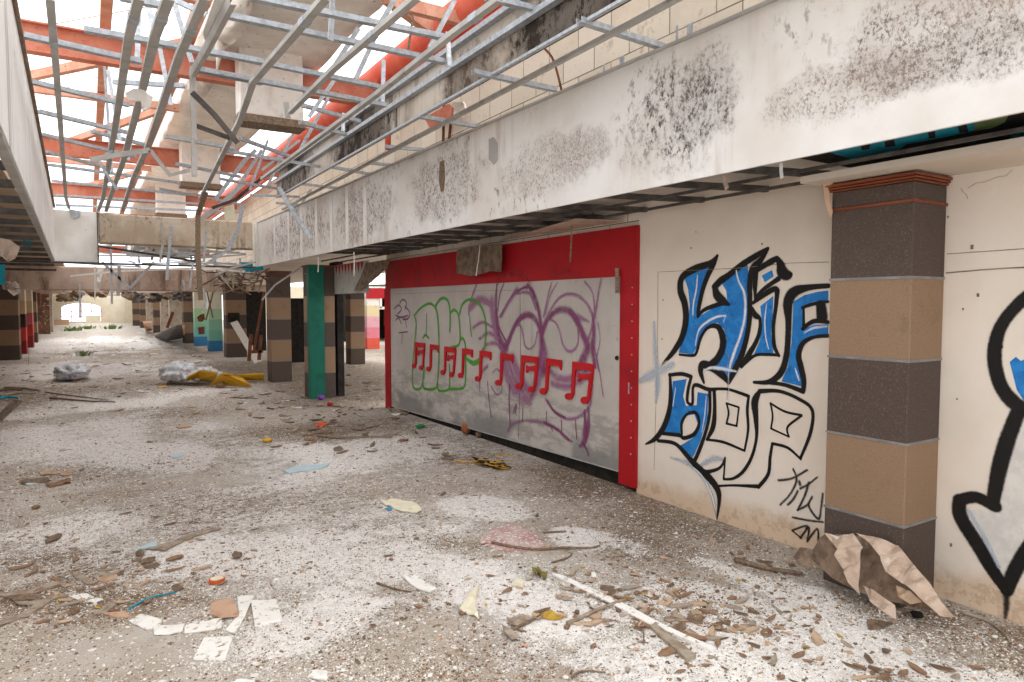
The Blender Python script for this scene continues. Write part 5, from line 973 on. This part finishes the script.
# curled olive leaf and caution tape
for pts, m, l in (([cF(*p) for p in [(360, 190), (378, 168), (395, 180), (415, 182), (408, 210), (385, 198), (365, 205)]], 'leaf_olive', 'curled olive yellow leaf above the white strip'),):
    flat('curled_leaf', pts, m, l, 'leaf', curl=.05)
tp = empty('caution_tape', 'heap of yellow and black caution tape on the floor by the hoarding', 'tape', Z(490, 465))
for k in range(5):
    base = Z(490, 465); P = []
    for j in range(14):
        t = j / 13; P.append(Vector(((random.random() - .5) * .25 * 1.2, (t - .5) * .5 + (random.random() - .5) * .1, .03 + .05 * random.random())))
    P = [Vector(p) for p in smoothpts([tuple(p) for p in P[::2]], 5)]; bm = B(); extr(bm, P, prof_r(.045, .0015)); 
    for i, f in enumerate(bm.faces): f.material_index = (i // 12) % 2
    zm = min(v.co.z for v in bm.verts)
    for v in bm.verts: v.co.z -= zm - .001
    mk('tape_loop', bm, ['yellow', 'black'], tp)
stick([(455, 461), (468, 462), (480, 464)], .008, 'yellow', 'thin yellow cord end trailing left of the caution tape', 'tape_end'); stick([(495, 454), (505, 456), (514, 455)], .008, 'yellow', 'thin yellow strip behind the caution tape heap', 'tape_end')
lump(420, 428, .05, 'greenp', 'small green plastic piece near the hoarding foot', 'plastic piece', 'plastic_piece', (1.6, 1, .5)); lump(466, 434, .09, 'brick', 'orange brown brick leaning at the hoarding foot', 'brick', 'broken_brick', (.7, 1.7, 1.0), amp=.12)
lump(480, 437, .06, 'bark', 'dark clod beside the orange brown brick', 'clod', 'clod', (1, 1.5, .6)); flat('torn_sheet', [(388, 408), (400, 404), (415, 410), (405, 415), (392, 413)], 'bark_light', 'grey torn mat at the left foot of the hoarding', 'mat', curl=.05)
lump(321, 400, .06, 'purple_p', 'tiny purple wrapper below the green fronted pillar', 'wrapper', 'wrapper', (1, 1, .8)); lump(330, 406, .06, 'red_paint', 'tiny red wrapper beside the purple one', 'wrapper', 'wrapper', (1, 1, .5)); flat('wrapper', [(315, 425), (325, 422), (328, 424), (320, 428)], 'orange', 'flat orange wrapper in the middle distance', 'wrapper', curl=.03)
lump(267, 442, .05, 'yellow', 'small bright yellow flower like scrap on the floor', 'wrapper', 'wrapper', (1.2, 1, .5)); flat('pale_sheet', [(282, 470), (300, 465), (330, 463), (325, 467), (290, 473)], 'pale_blue', 'long pale blue sheet lying in the middle distance', 'sheet'); flat('wrapper', [(171, 454), (182, 452), (183, 456), (173, 458)], 'pale_blue', 'small white scrap with a blue corner, left of the centre', 'wrapper')
# yellow panels with white bag
def leanslab(pts, mat, label, name, cat, thick=.03):
    P = [Z(a, b, z) for a, b, z in pts]; bm = B(); c = sum(P, Vector()) / len(P); 
    vs = [bm.verts.new(p) for p in P]; f = bm.faces.new(vs); r = bmesh.ops.extrude_face_region(bm, geom=[f]); bmesh.ops.translate(bm, verts=[g_ for g_ in r['geom'] if isinstance(g_, bmesh.types.BMVert)], vec=(0, 0, -thick)); 
    zm = min(v.co.z for v in bm.verts)
    if zm < 0: bmesh.ops.translate(bm, verts=bm.verts[:], vec=(0, 0, -zm + .001))
    return tag(mk(name, bm, mat), label, cat)
leanslab([(186, 377, .2), (200, 370, .35), (218, 372, .35), (214, 380, .1), (196, 380, .08)], 'yellow', 'mustard yellow panel behind the white plastic bag', 'yellow_sheet', 'panel')
leanslab([(210, 384, .05), (251, 385, .05), (243, 378, .15), (228, 373, .32), (222, 373, .32)], 'yellow', 'pointed mustard yellow panel in front of the white bag', 'yellow_sheet', 'panel')
leanslab([(237, 374, .2), (264, 373, .2), (264, 379, .05), (240, 379, .05)], 'yellow', 'mustard yellow panel at the right end of the yellow pile', 'yellow_sheet', 'panel')
lump(180, 384, .42, 'bag', 'crumpled white plastic bag left of the yellow panels', 'bag', 'plastic_bag', (1.0, .8, .5), amp=.5, sub=4); lump(205, 383, .3, 'bag', 'smaller white plastic bag among the yellow panels', 'bag', 'plastic_bag', (1.1, .8, .5), amp=.5, sub=4)
lump(72, 380, .38, 'bag', 'long crumpled silver plastic bag on the left floor', 'bag', 'plastic_bag', (1.6, .9, .45), amp=.5, sub=4)
lump(221, 388, .09, 'leaf_brown', 'brown lump in front of the pointed yellow panel', 'clod', 'clod'); flat('wrapper', [(158, 386), (166, 385), (167, 387), (159, 388)], 'yellow', 'small yellow scrap left of the white plastic bag', 'wrapper')
# leaning planks
def plank(a, b, w, t, mat, label): bm = B(); extr(bm, [Vector(a), Vector(b)], prof_r(w, t), Vector((0, 1, 0))); return tag(mk('leaning_plank', bm, mat), label, 'plank')
plank(Yp(258, 362, 19.5), Yp(234, 322, 21.0), .2, .03, 'white_paint', 'white plank leaning on the dark striped pillar')
plank(Yp(254, 350, 19.4), Yp(264, 292, 19.4), .06, .06, 'rust', 'long rusty pole leaning toward the second pillar'); plank(Yp(249, 361, 17.8), Yp(251, 334, 17.8), .08, .05, 'rust', 'short rusty post beside the white plank')
plank(Yp(259, 360, 18), Yp(261, 335, 18), .08, .05, 'rust', 'short rusty post beside the second pillar'); plank(Yp(249, 352, 18), Yp(263, 351, 18), .08, .05, 'rust', 'rusty rail joining the two short posts')
plank(Yp(206, 320, 25), Yp(215, 285, 25), .05, .04, 'bark', 'thin dark stick crossed before the aqua pillar, leaning right'); plank(Yp(213, 318, 25.2), Yp(206, 288, 25.2), .04, .04, 'bark', 'thin dark stick crossed before the aqua pillar, leaning left')
plank(Yp(167, 328, 33), Yp(173, 312, 33), .12, .04, 'rust', 'brown plank leaning behind the slanting dark slab')
leanslab([(155, 337, .05), (176, 328, .95), (182, 327, 1.0), (184, 338, .05), (165, 341, .02)], 'dark_metal', 'slanting dark grey slab resting on the floor in the distance', 'fallen_slab', 'slab', .1)
leanslab([(180, 326, 1.0), (184.5, 325, 1.0), (185, 336, .1), (182, 337, .1)], 'pinkbeige', 'tan slab piece beside the slanting dark slab', 'fallen_slab', 'slab', .1)
leanslab([(143, 322, .8), (152, 322, .9), (152, 330, .1), (146, 331, .05)], 'pinkbeige', 'distant pinkish slab leaning on a plain pillar', 'fallen_slab', 'slab', .1)
for (a, b, r, l) in ((84, 356, .25, 'small green weed growing in the middle of the concourse'), (72, 331, .7, 'green weeds nearest the arched window, left clump'), (88, 329, .6, 'green weeds below the arched window, middle clump'), (112, 329, .7, 'green weeds below the far partition')):
    bm = B(); c = Z(a, b)
    for k in range(40):
        an = random.uniform(0, 6.28); rr = random.random() * r; h = random.uniform(.4, 1) * r * (.9 if r < .5 else .5); q = c + Vector((rr * math.cos(an), rr * math.sin(an), 0)); w = r * .07
        s = Vector((math.cos(an + 1.5), math.sin(an + 1.5), 0)) * w; t_ = q + Vector((math.cos(an) * h * .5, math.sin(an) * h * .5, h)); m_ = (q + t_) / 2 + Vector((0, 0, h * .15))
        v = [bm.verts.new(x_) for x_ in (q - s, q + s, m_ + s * 1.4, t_, m_ - s * 1.4)]; bm.faces.new(v)
    tag(mk('weed_plant', bm, 'weed'), l, 'weed', None, 'thing')
bm = B(); box(bm, -.3, .9, 75.6, 76.2, 0, .7); tag(mk('crate', bm, 'cream'), 'pale box standing under the arched window', 'box')
bm = B(); box(bm, -2.6, -1.5, 70, 70.6, 0, .45); tag(mk('low_block', bm, 'pinkbeige'), 'low tan block on the floor left of the arched window', 'block')
leanslab([(-5, 418, .02), (14, 400, .3), (22, 401, .3), (2, 420, .02)], 'bark_light', 'grey board lying at the left edge of the floor', 'fallen_board', 'board', .03)
for k, (a, b, c_, d_) in enumerate(((-10, 392, 22, 390), (0, 396, 30, 393), (-8, 400, 18, 398), (5, 388, 40, 391))):
    stick([(a, b), ((a + c_) / 2, (b + d_) / 2 - 1), (c_, d_)], .03, ('bark', 'bark_light', 'teal', 'old_wood')[k], ('dark', 'greyish', 'turquoise', 'tan')[k] + ' splinter in the debris pile at the left edge')
for k, pts in enumerate(([(20, 480), (48, 477), (50, 481), (22, 484)], [(38, 471), (55, 470), (60, 473), (42, 475)], [(60, 473), (75, 469), (72, 474), (62, 476)], [(45, 484), (70, 478), (71, 482), (50, 487)])):
    flat('wood_splinter', pts, ('bark', 'leaf_tan', 'leaf_tan', 'leaf_brown')[k], ('dark brown splinter leftmost in the small wood pile on the left floor', 'tan splinter at the back of the small wood pile', 'orange tan splinter at the right of the small wood pile', 'brown splinter at the front of the small wood pile')[k], 'wood splinter', curl=.02)
flat('paper_scrap', [(24, 483), (34, 480), (38, 483), (28, 485)], 'pale_blue', 'pale blue scrap beside the small wood pile', 'paper scrap')

# ---- crumpled brown paper at the foot of the nearest pillar
cK = cv(4.263, 800, 480)
n0 = Vector((-.42, 0, .30)).cross(Vector((0, 1, 0))).normalized(); 
base = Vector((3.815, 2.3, .40)); n0 = Vector((-.75, -.1, .62)).normalized()
def crump(pts, off, mat, label, amp=.03, par=None, sub=5, thick=.003):
    bm = B(); P = [PL(*cK(a, b), base + n0 * (off + o_), n0) for a, b, o_ in pts]
    f = bm.faces.new([bm.verts.new(p) for p in P]); f.normal_update(); bmesh.ops.triangulate(bm, faces=[f]); bmesh.ops.subdivide_edges(bm, edges=bm.edges[:], cuts=sub, use_grid_fill=True)
    for v in bm.verts:
        q = v.co * 9; v.co += n0 * amp * (abs(noise.noise(q)) * 1.6 + .35 * noise.noise(q * 3))
    r = bmesh.ops.extrude_face_region(bm, geom=bm.faces[:]); bmesh.ops.translate(bm, verts=[g_ for g_ in r['geom'] if isinstance(g_, bmesh.types.BMVert)], vec=-n0 * thick)
    for v in bm.verts: v.co.z = max(v.co.z, .004)
    return tag(mk('crumpled_paper', bm, mat), label, 'brown paper')
crump([(110, 236, .01), (250, 240, .01), (420, 282, .01), (470, 350, .0), (560, 440, .0), (600, 560, .0), (480, 545, -.02), (300, 500, -.02), (150, 430, -.02), (40, 330, 0), (60, 300, 0)], -.03, 'cardboard_dark', 'dark base sheet painted as shaded gaps of the paper heap against the nearest pillar', .03)  # dark sheet whose colour stands for shade in the recesses of the heap
crump([(250, 240, .05), (330, 255, .03), (420, 280, .0), (445, 312, .02), (500, 380, .05), (560, 450, .04), (610, 530, .02), (662, 588, .0), (600, 583, .03), (530, 522, .06), (450, 450, .07), (370, 398, .03), (345, 330, .06), (300, 275, .05)], .03, 'cardboard', 'long tan sheet of crumpled paper sloping to the right from the pillar', .045)
crump([(110, 235, .0), (180, 238, .03), (238, 242, .02), (268, 285, .08), (262, 350, .05), (250, 430, .02), (255, 490, .0), (215, 450, .05), (190, 390, .08), (150, 325, .05), (165, 300, .04)], .03, 'cardboard', 'tan folded sheet hanging at the left of the crumpled paper heap', .045)
crump([(275, 455, .0), (310, 470, .05), (410, 540, .02), (415, 600, .0), (370, 575, .05), (300, 520, .03)], .05, 'cardboard', 'orange tan torn corner at the front of the crumpled paper heap', .03)
crump([(0, 290, 0), (60, 300, 0), (50, 330, .02), (60, 380, .01), (10, 370, 0), (-30, 330, 0)], .0, 'cardboard_dark', 'brown paper rag at the left tip of the heap', .04)
crump([(410, 450, 0), (470, 475, .03), (520, 520, .02), (470, 530, 0), (420, 500, .02)], .03, 'leaf_tan', 'small light tan sheet inside the crumpled heap', .02)
lump(845, 567, .035, 'bark', 'grey brown lump of wood poking out of the paper heap', 'wood piece', 'dead_wood', (.7, .7, 1.4)); lump(917, 618, .03, 'black', 'black stone in front of the paper heap', 'stone', 'stone'); lump(995, 638, .012, 'paper', 'small white pebble right of the paper heap', 'stone', 'stone')
flat('torn_sheet', [cK(*p) for p in [(285, 600), (330, 598), (400, 605), (350, 630), (290, 632)]], 'bark', 'brown bark flake before the paper heap', 'bark scrap', curl=.02)
stick([(735, 560), (765, 568), (803, 574)], .018, 'bark', 'dark rotten stick along the foot of the graffiti wall')
stick([(960, 612), (990, 622), (1010, 640)], .01, 'bark_light', 'thin grey stick near the wall at the right edge')
lump(736, 628, .015, 'leaf_brown', 'small round brown pod left of the bark litter', 'pod', 'pod')

# ---- litter: individual leaves, bark chips and plaster flakes
def chipmesh(k, r, n=7, thick=.004, curl=.2, elong=1.0):
    bm = B(); rr = [r * random.uniform(.4, 1.25) for _ in range(n)]
    P = [Vector((rr[i] * elong * math.cos(2 * math.pi * i / n), rr[i] * math.sin(2 * math.pi * i / n), 0)) for i in range(n)]
    top = [bm.verts.new(p + Vector((0, 0, thick + abs(p.x * p.x + p.y * p.y) / r * curl))) for p in P]; c = bm.verts.new((0, 0, thick)); bot = [bm.verts.new(v.co - Vector((0, 0, thick))) for v in top]; cb = bm.verts.new((0, 0, 0))
    for i in range(n): bm.faces.new((c, top[i], top[(i + 1) % n])); bm.faces.new((cb, bot[(i + 1) % n], bot[i])); bm.faces.new((top[i], bot[i], bot[(i + 1) % n], top[(i + 1) % n]))
    bmesh.ops.recalc_face_normals(bm, faces=bm.faces[:]); me = D.meshes.new('chip'); bm.to_mesh(me); bm.free(); return me
def leafmesh(L, W_, curl):
    bm = B(); rows = []
    for i in range(7):
        t = i / 6; w = W_ * math.sin(math.pi * min(1, t * .92 + .05)) ** .8; x = (t - .5) * L; z = curl * (2 * t - 1) ** 2 * L * .5
        rows.append([bm.verts.new((x, s * w, z + abs(s) * w * curl * 1.5 + .003)) for s in (-1, 0, 1)])
    for a, b in zip(rows[:-1], rows[1:]):
        for k in (0, 1): bm.faces.new((a[k], a[k + 1], b[k + 1], b[k]))
    r = bmesh.ops.extrude_face_region(bm, geom=bm.faces[:]); bmesh.ops.translate(bm, verts=[g_ for g_ in r['geom'] if isinstance(g_, bmesh.types.BMVert)], vec=(0, 0, -.0015))
    st = [Vector((L * .48, 0, curl * L * .4)), Vector((L * .7, .004, .004))]; tube(bm, st, .0015, 4)
    bmesh.ops.recalc_face_normals(bm, faces=bm.faces[:]); me = D.meshes.new('leaf'); bm.to_mesh(me); bm.free(); return me
def scatter(name, protos, n, label, cat, group, region, smin=.7, smax=1.3, avoid=True):
    cnt = 0; first = {}
    while cnt < n:
        p = region()
        if p is None: continue
        if (p.x > 4.05 and p.y < 11.5) or p.x > 9 or p.y > 60 or p.x < -6 or (p.x > 3.7 and 1.9 < p.y < 2.65): continue
        if p.x > 3.3 and p.y > 12.3 and p.x < 4.5: continue
        me, m = random.choice(protos)
        key = (me.name, m)
        if key not in first:
            c_ = me.copy(); c_.materials.clear(); c_.materials.append(MT[m]); first[key] = D.objects.new(name, c_); o = first[key]
        else: o = first[key].copy()
        COL.objects.link(o); s = random.uniform(smin, smax); o.location = (p.x, p.y, .002); o.rotation_euler = (random.uniform(-.12, .12), random.uniform(-.12, .12), random.uniform(0, 6.28)); o.scale = (s, s, s)
        tag(o, label, cat, group); cnt += 1
def reg_px(x0, x1, y0, y1, pw=1.0):
    def f():
        y = y0 + (y1 - y0) * random.random() ** pw; return Z(random.uniform(x0, x1), y)
    return f
def reg_mix(lst):
    tot = sum(l[-1] for l in lst)
    def f():
        r = random.uniform(0, tot)
        for l in lst:
            r -= l[-1]
            if r <= 0: return Z(random.gauss(l[0], l[2]), min(690, random.gauss(l[1], l[3])))
    return f
leaves = [leafmesh(random.uniform(.04, .075), random.uniform(.010, .018), random.uniform(.03, .2)) for _ in range(7)]
chips = [chipmesh(i, random.uniform(.012, .024), random.choice((5, 6, 7)),   .002, .06, random.uniform(1, 1.7)) for i in range(8)]
barks = [chipmesh(i, random.uniform(.008, .016), 6, .003, .05, random.uniform(1.8, 3.6)) for i in range(6)]
flakes = [chipmesh(i, random.uniform(.010, .024), random.choice((5, 6, 7, 8)), .003, .05, random.uniform(1, 1.5)) for i in range(8)]
litter = reg_mix([(600, 590, 90, 35, 5), (700, 610, 60, 40, 4), (760, 620, 50, 30, 2), (500, 590, 60, 30, 2), (300, 440, 50, 10, 1), (120, 560, 70, 30, 1.5), (60, 600, 50, 20, 1.5), (420, 520, 80, 30, 1), (820, 640, 60, 25, 1.5), (560, 500, 60, 30, .8)])
scatter('dry_leaf', [(l, 'leaf_brown') for l in leaves] + [(l, 'leaf_tan') for l in leaves], 90, 'dry brown or tan leaf lying on the littered floor', 'leaf', 'dry leaves scattered on the floor', litter)
scatter('yellow_leaf', [(l, 'leaf_yellow') for l in leaves] + [(leaves[0], 'leaf_olive')], 22, 'yellowed leaf lying on the littered floor', 'leaf', 'yellowed leaves scattered on the floor', litter, .6, 1.0)
scatter('bark_chip', [(l, 'bark') for l in barks] + [(l, 'leaf_brown') for l in barks] + [(l, 'bark_light') for l in barks], 190, 'small brown bark or wood chip on the littered floor', 'wood chip', 'wood chips scattered on the floor', litter, .5, 1.3)
scatter('wood_chip', [(l, 'bark') for l in barks] + [(l, 'bark_light') for l in barks], 90, 'brown wood chip on the open middle of the floor', 'wood chip', 'wood chips on the middle of the floor', reg_px(0, 620, 360, 560), .8, 1.9)
scatter('paint_chip', [(l, 'leaf_tan') for l in chips] + [(l, 'pinkbeige') for l in chips], 120, 'tan chip of board or leaf on the littered floor', 'chip', 'tan chips scattered on the floor', litter, .5, 1.2)
scatter('plaster_flake', [(l, 'paper') for l in flakes], 280, 'white plaster flake lying on the concrete floor', 'plaster flake', 'plaster flakes scattered on the floor', reg_px(0, 1000, 380, 682, .8), .3, .85)
heap = reg_mix([(700, 622, 38, 12, 4), (640, 600, 40, 14, 2), (575, 600, 35, 14, 1.5), (120, 575, 50, 14, 2), (50, 600, 35, 12, 1.5), (860, 665, 60, 10, 1.5), (800, 560, 40, 8, 1), (330, 440, 40, 7, .8)])
scatter('bark_shard', [(l, m_) for l in barks for m_ in ('bark', 'leaf_brown', 'bark_light', 'leaf_tan')], 170, 'larger brown shard in the heaps of bark litter on the floor', 'bark shard', 'bark shards heaped on the floor', heap, 1.3, 2.6)
scatter('fallen_leaf', [(l, 'leaf_tan') for l in leaves] + [(l, 'leaf_brown') for l in leaves], 40, 'broad tan leaf among the bark litter in the right foreground', 'leaf', 'broad leaves among the bark litter', heap, 1.2, 1.7)
scatter('wood_splinter', [(l, m_) for l in barks for m_ in ('bark', 'bark_light', 'leaf_brown', 'old_wood')], 260, 'brown splinter lying on the far and middle floor', 'wood splinter', 'splinters scattered over the far floor', reg_mix([(330, 395, 60, 14, 3), (240, 368, 70, 12, 2), (60, 385, 60, 18, 2), (160, 360, 80, 12, 2), (360, 430, 50, 14, 2), (120, 345, 60, 6, 1.5)]), 2.0, 5.0)
scatter('light_scrap', [(l, m_) for l in chips for m_ in ('paper', 'leaf_tan', 'pinkbeige')], 120, 'pale scrap lying on the far and middle floor', 'scrap', 'pale scraps scattered over the far floor', reg_mix([(300, 395, 90, 14, 2), (240, 362, 80, 10, 2), (80, 370, 60, 18, 2), (150, 350, 70, 8, 2)]), 2.0, 5.0)
for k in range(22):
    y = random.uniform(15.6, 21); x = random.uniform(2.5, 3.6); z = random.uniform(2.25, 2.62); bm = B()
    p = Vector((x, y, z)); P = [p + Vector((random.uniform(-.5, .5) * t, random.uniform(-.2, .2), random.uniform(-.3, .12) * t)) for t in (0, .5, 1, 1.5)]
    extr(bm, P, prof_r(random.uniform(.03, .12), .02)); tag(mk('dangling_scrap', bm, random.choice(('bark', 'rust', 'dark_metal', 'bark_light', 'old_wood'))), 'dark tangled scrap dangling behind the end of the white bulkhead', 'scrap', 'tangled scraps behind the bulkhead end')
# second framing layer seen beyond the concrete beam
for k in range(48):
    y = random.uniform(15.8, 19.5); x = random.uniform(-.6, 2.6); z = random.uniform(2.62, 3.02); ln = random.uniform(.6, 1.8)
    if k % 3 == 0: a, b = (x, y, z), (x + random.uniform(-.25, .25), y + .1, z + random.uniform(.35, .7))
    elif k % 3 == 1: a, b = (x, y, z), (min(3.0, x + ln), y + random.uniform(-.1, .1), z + random.uniform(-.12, .12))
    else: a, b = (x, y, z), (x + random.uniform(-.3, .3), min(21.5, y + ln), z + random.uniform(-.1, .15))
    bar('grid_channel', a, b, .045, .03, random.choice(('galv', 'galv_dirty', 'galv')), 'tangled metal channel seen through the gap under the stained concrete beam', 'ceiling channel', 'tangled channels beyond the concrete beam')
bm = B(); box(bm, .9, 2.4, 17.5, 21.5, 3.02, 3.5); bevel(bm, .02); tag(mk('low_duct', bm, 'duct'), 'pale boxed duct seen in the gap under the stained concrete beam', 'duct')
for k, (x0_, x1_, y_, z_) in enumerate(((-.5, 2.9, 20.8, 3.15), (-.5, 2.9, 18.0, 3.55))):
    bar('low_rafter', (x0_, y_, z_), (x1_, y_, z_), .12, .2, 'red_steel', ('red steel bar in the gap under the concrete beam, lower', 'red steel bar in the gap under the concrete beam, upper')[k], 'rafter', prof='r')
# uncountable crumbs
def crumbs(name, n, mats, label, cat, size, wfun):
    vs = []; fs = []; mi = []
    tries = 0
    while len(mi) < n and tries < n * 12:
        tries += 1
        px, py = random.uniform(-20, 1044), 330 + 365 * random.random() ** .75; p = Z(px, py)
        if p.x > 4.12 or p.y > 30 or p.x < -3: continue
        if p.x > 3.8 and 2.0 < p.y < 2.54: continue
        w = wfun(p.x, p.y)
        if random.random() > w: continue
        r = size * random.lognormvariate(0, .45) * (1 + max(0, p.y - 5) * .12); k = random.choice((4, 5, 5, 6)); a0 = random.uniform(0, 6.28); el = random.uniform(.5, 1); b = len(vs); tz = random.uniform(.2, .9) * r
        for i in range(k):
            a = 2 * math.pi * i / k; q = (r * math.cos(a) * random.uniform(.7, 1.1), r * el * math.sin(a) * random.uniform(.7, 1.1)); vs.append((p.x + q[0] * math.cos(a0) - q[1] * math.sin(a0), p.y + q[0] * math.sin(a0) + q[1] * math.cos(a0), .0))
        for i in range(k): v = vs[b + i]; vs.append((v[0] * .85 + p.x * .15, v[1] * .85 + p.y * .15, tz * random.uniform(.4, 1)))
        fs.append([b + k + i for i in range(k)])
        for i in range(k): fs.append([b + i, b + (i + 1) % k, b + k + (i + 1) % k, b + k + i])
        mi.append((len(fs) - k - 1, len(fs), random.randrange(len(mats))))
    me = D.meshes.new(name); me.from_pydata(vs, [], fs)
    for m in mats: me.materials.append(MT[m])
    arr = [0] * len(fs)
    for a, b, m in mi:
        for i in range(a, b): arr[i] = m
    me.polygons.foreach_set('material_index', arr); o = D.objects.new(name, me); link(o); tag(o, label, cat, None, 'stuff')
def wwhite(x, y): return max(.05, min(1, .12 + dens(WH, x, y) * .9 + .5 * noise.fractal(Vector((x * 1.5, y * 1.5, 7)), 1, 2, 4))) * (1 - .85 * dens(SM, x, y))
def wbrown(x, y): return max(.03, min(1, .15 + dens(DT, x, y) * .7 + .5 * noise.fractal(Vector((x * 1.6, y * 1.2, 17)), 1, 2, 4))) * (1 - .85 * dens(SM, x, y))
crumbs('plaster_crumbs', 45000, ['paper', 'paper', 'white_paint'], 'countless white plaster crumbs spread over the floor', 'rubble', .0036, wwhite)
crumbs('dirt_crumbs', 30000, ['bark', 'leaf_brown', 'bark_light', 'leaf_tan'], 'countless brown crumbs and splinters spread over the floor', 'rubble', .0042, wbrown)

# more teal scraps under the left ceiling and torn lining
sheet('torn_lining', [Yp(a, b, 9) for a, b in [(0, 238), (10, 240), (20, 247), (16, 258), (8, 262), (0, 255)]], 'pinkbeam', 'torn grey lining sheet sagging at the left edge', 'torn lining', .01, curl=.05)
sheet('teal_panel', [Yp(a, b, 12) for a, b in [(-6, 266), (5, 264), (5, 285), (-6, 284)]], 'teal', 'turquoise painted panel scrap at the left edge', 'panel scrap', .02)
sheet('teal_panel', [Yp(a, b, 13) for a, b in [(23, 236), (31, 236), (31, 251), (23, 250)]], 'teal', 'turquoise scrap between the left framing bars', 'panel scrap', .02)
sheet('torn_lining', [Yp(a, b, 22) for a, b in [(6, 282), (18, 280), (21, 292), (14, 296), (8, 291)]], 'duct', 'pale torn rag hanging before the left striped pillar', 'torn lining', .02, curl=.08)
sheet('plaster_rag', [Yp(a, b, 18) for a, b in [(98, 269), (104, 268), (101, 280), (99, 291), (95, 290), (97, 278)]], 'duct', 'pale crumpled rag hanging near the far window', 'torn lining', .02, curl=.06)
sheet('teal_panel', [Yp(a, b, 16.5) for a, b in [(240, 262), (262, 263), (264, 270), (246, 272)]], 'teal', 'turquoise scrap behind the end of the white bulkhead', 'panel scrap', .02)
# ragged debris along the far ceiling edge
for k in range(40):
    px = random.uniform(60, 190); c = Yp(px, random.uniform(293, 300), 30 + random.random() * 8); bm = B(); bmesh.ops.create_icosphere(bm, subdivisions=2, radius=.13)
    for v in bm.verts: v.co *= 1 + 1.2 * noise.fractal(v.co * 9 + Vector((k, 0, 0)), 1, 2, 3); v.co.z *= .9; v.co.x *= 1.3
    tag(mk('hanging_rag', bm, random.choice(('bark', 'dark_metal')), None, False, c), 'dark ragged ceiling debris hanging below the far beams', 'debris', 'ragged debris under the far ceiling')

# ================================================================ LIGHT
w = D.worlds.new('overcast_sky'); SC.world = w; w.use_nodes = True; nt = w.node_tree
bg = nt.nodes['Background']; tc = nt.nodes.new('ShaderNodeTexCoord'); nz = nt.nodes.new('ShaderNodeTexNoise'); nz.inputs['Scale'].default_value = 2
mx = nt.nodes.new('ShaderNodeMix'); mx.data_type = 'RGBA'; nt.links.new(tc.outputs['Generated'], nz.inputs['Vector']); nt.links.new(nz.outputs[0], mx.inputs[0])
mx.inputs[6].default_value = (.90, .95, 1, 1); mx.inputs[7].default_value = (.97, .985, 1, 1); nt.links.new(mx.outputs[2], bg.inputs[0]); bg.inputs[1].default_value = 2.35
sun = D.lights.new('hazy_sun', 'SUN'); sun.energy = 2.6; sun.angle = math.radians(40); sun.color = (1, .985, .96); so = D.objects.new('hazy_sun', sun); link(so); so.rotation_euler = (math.radians(8), math.radians(24), 0)
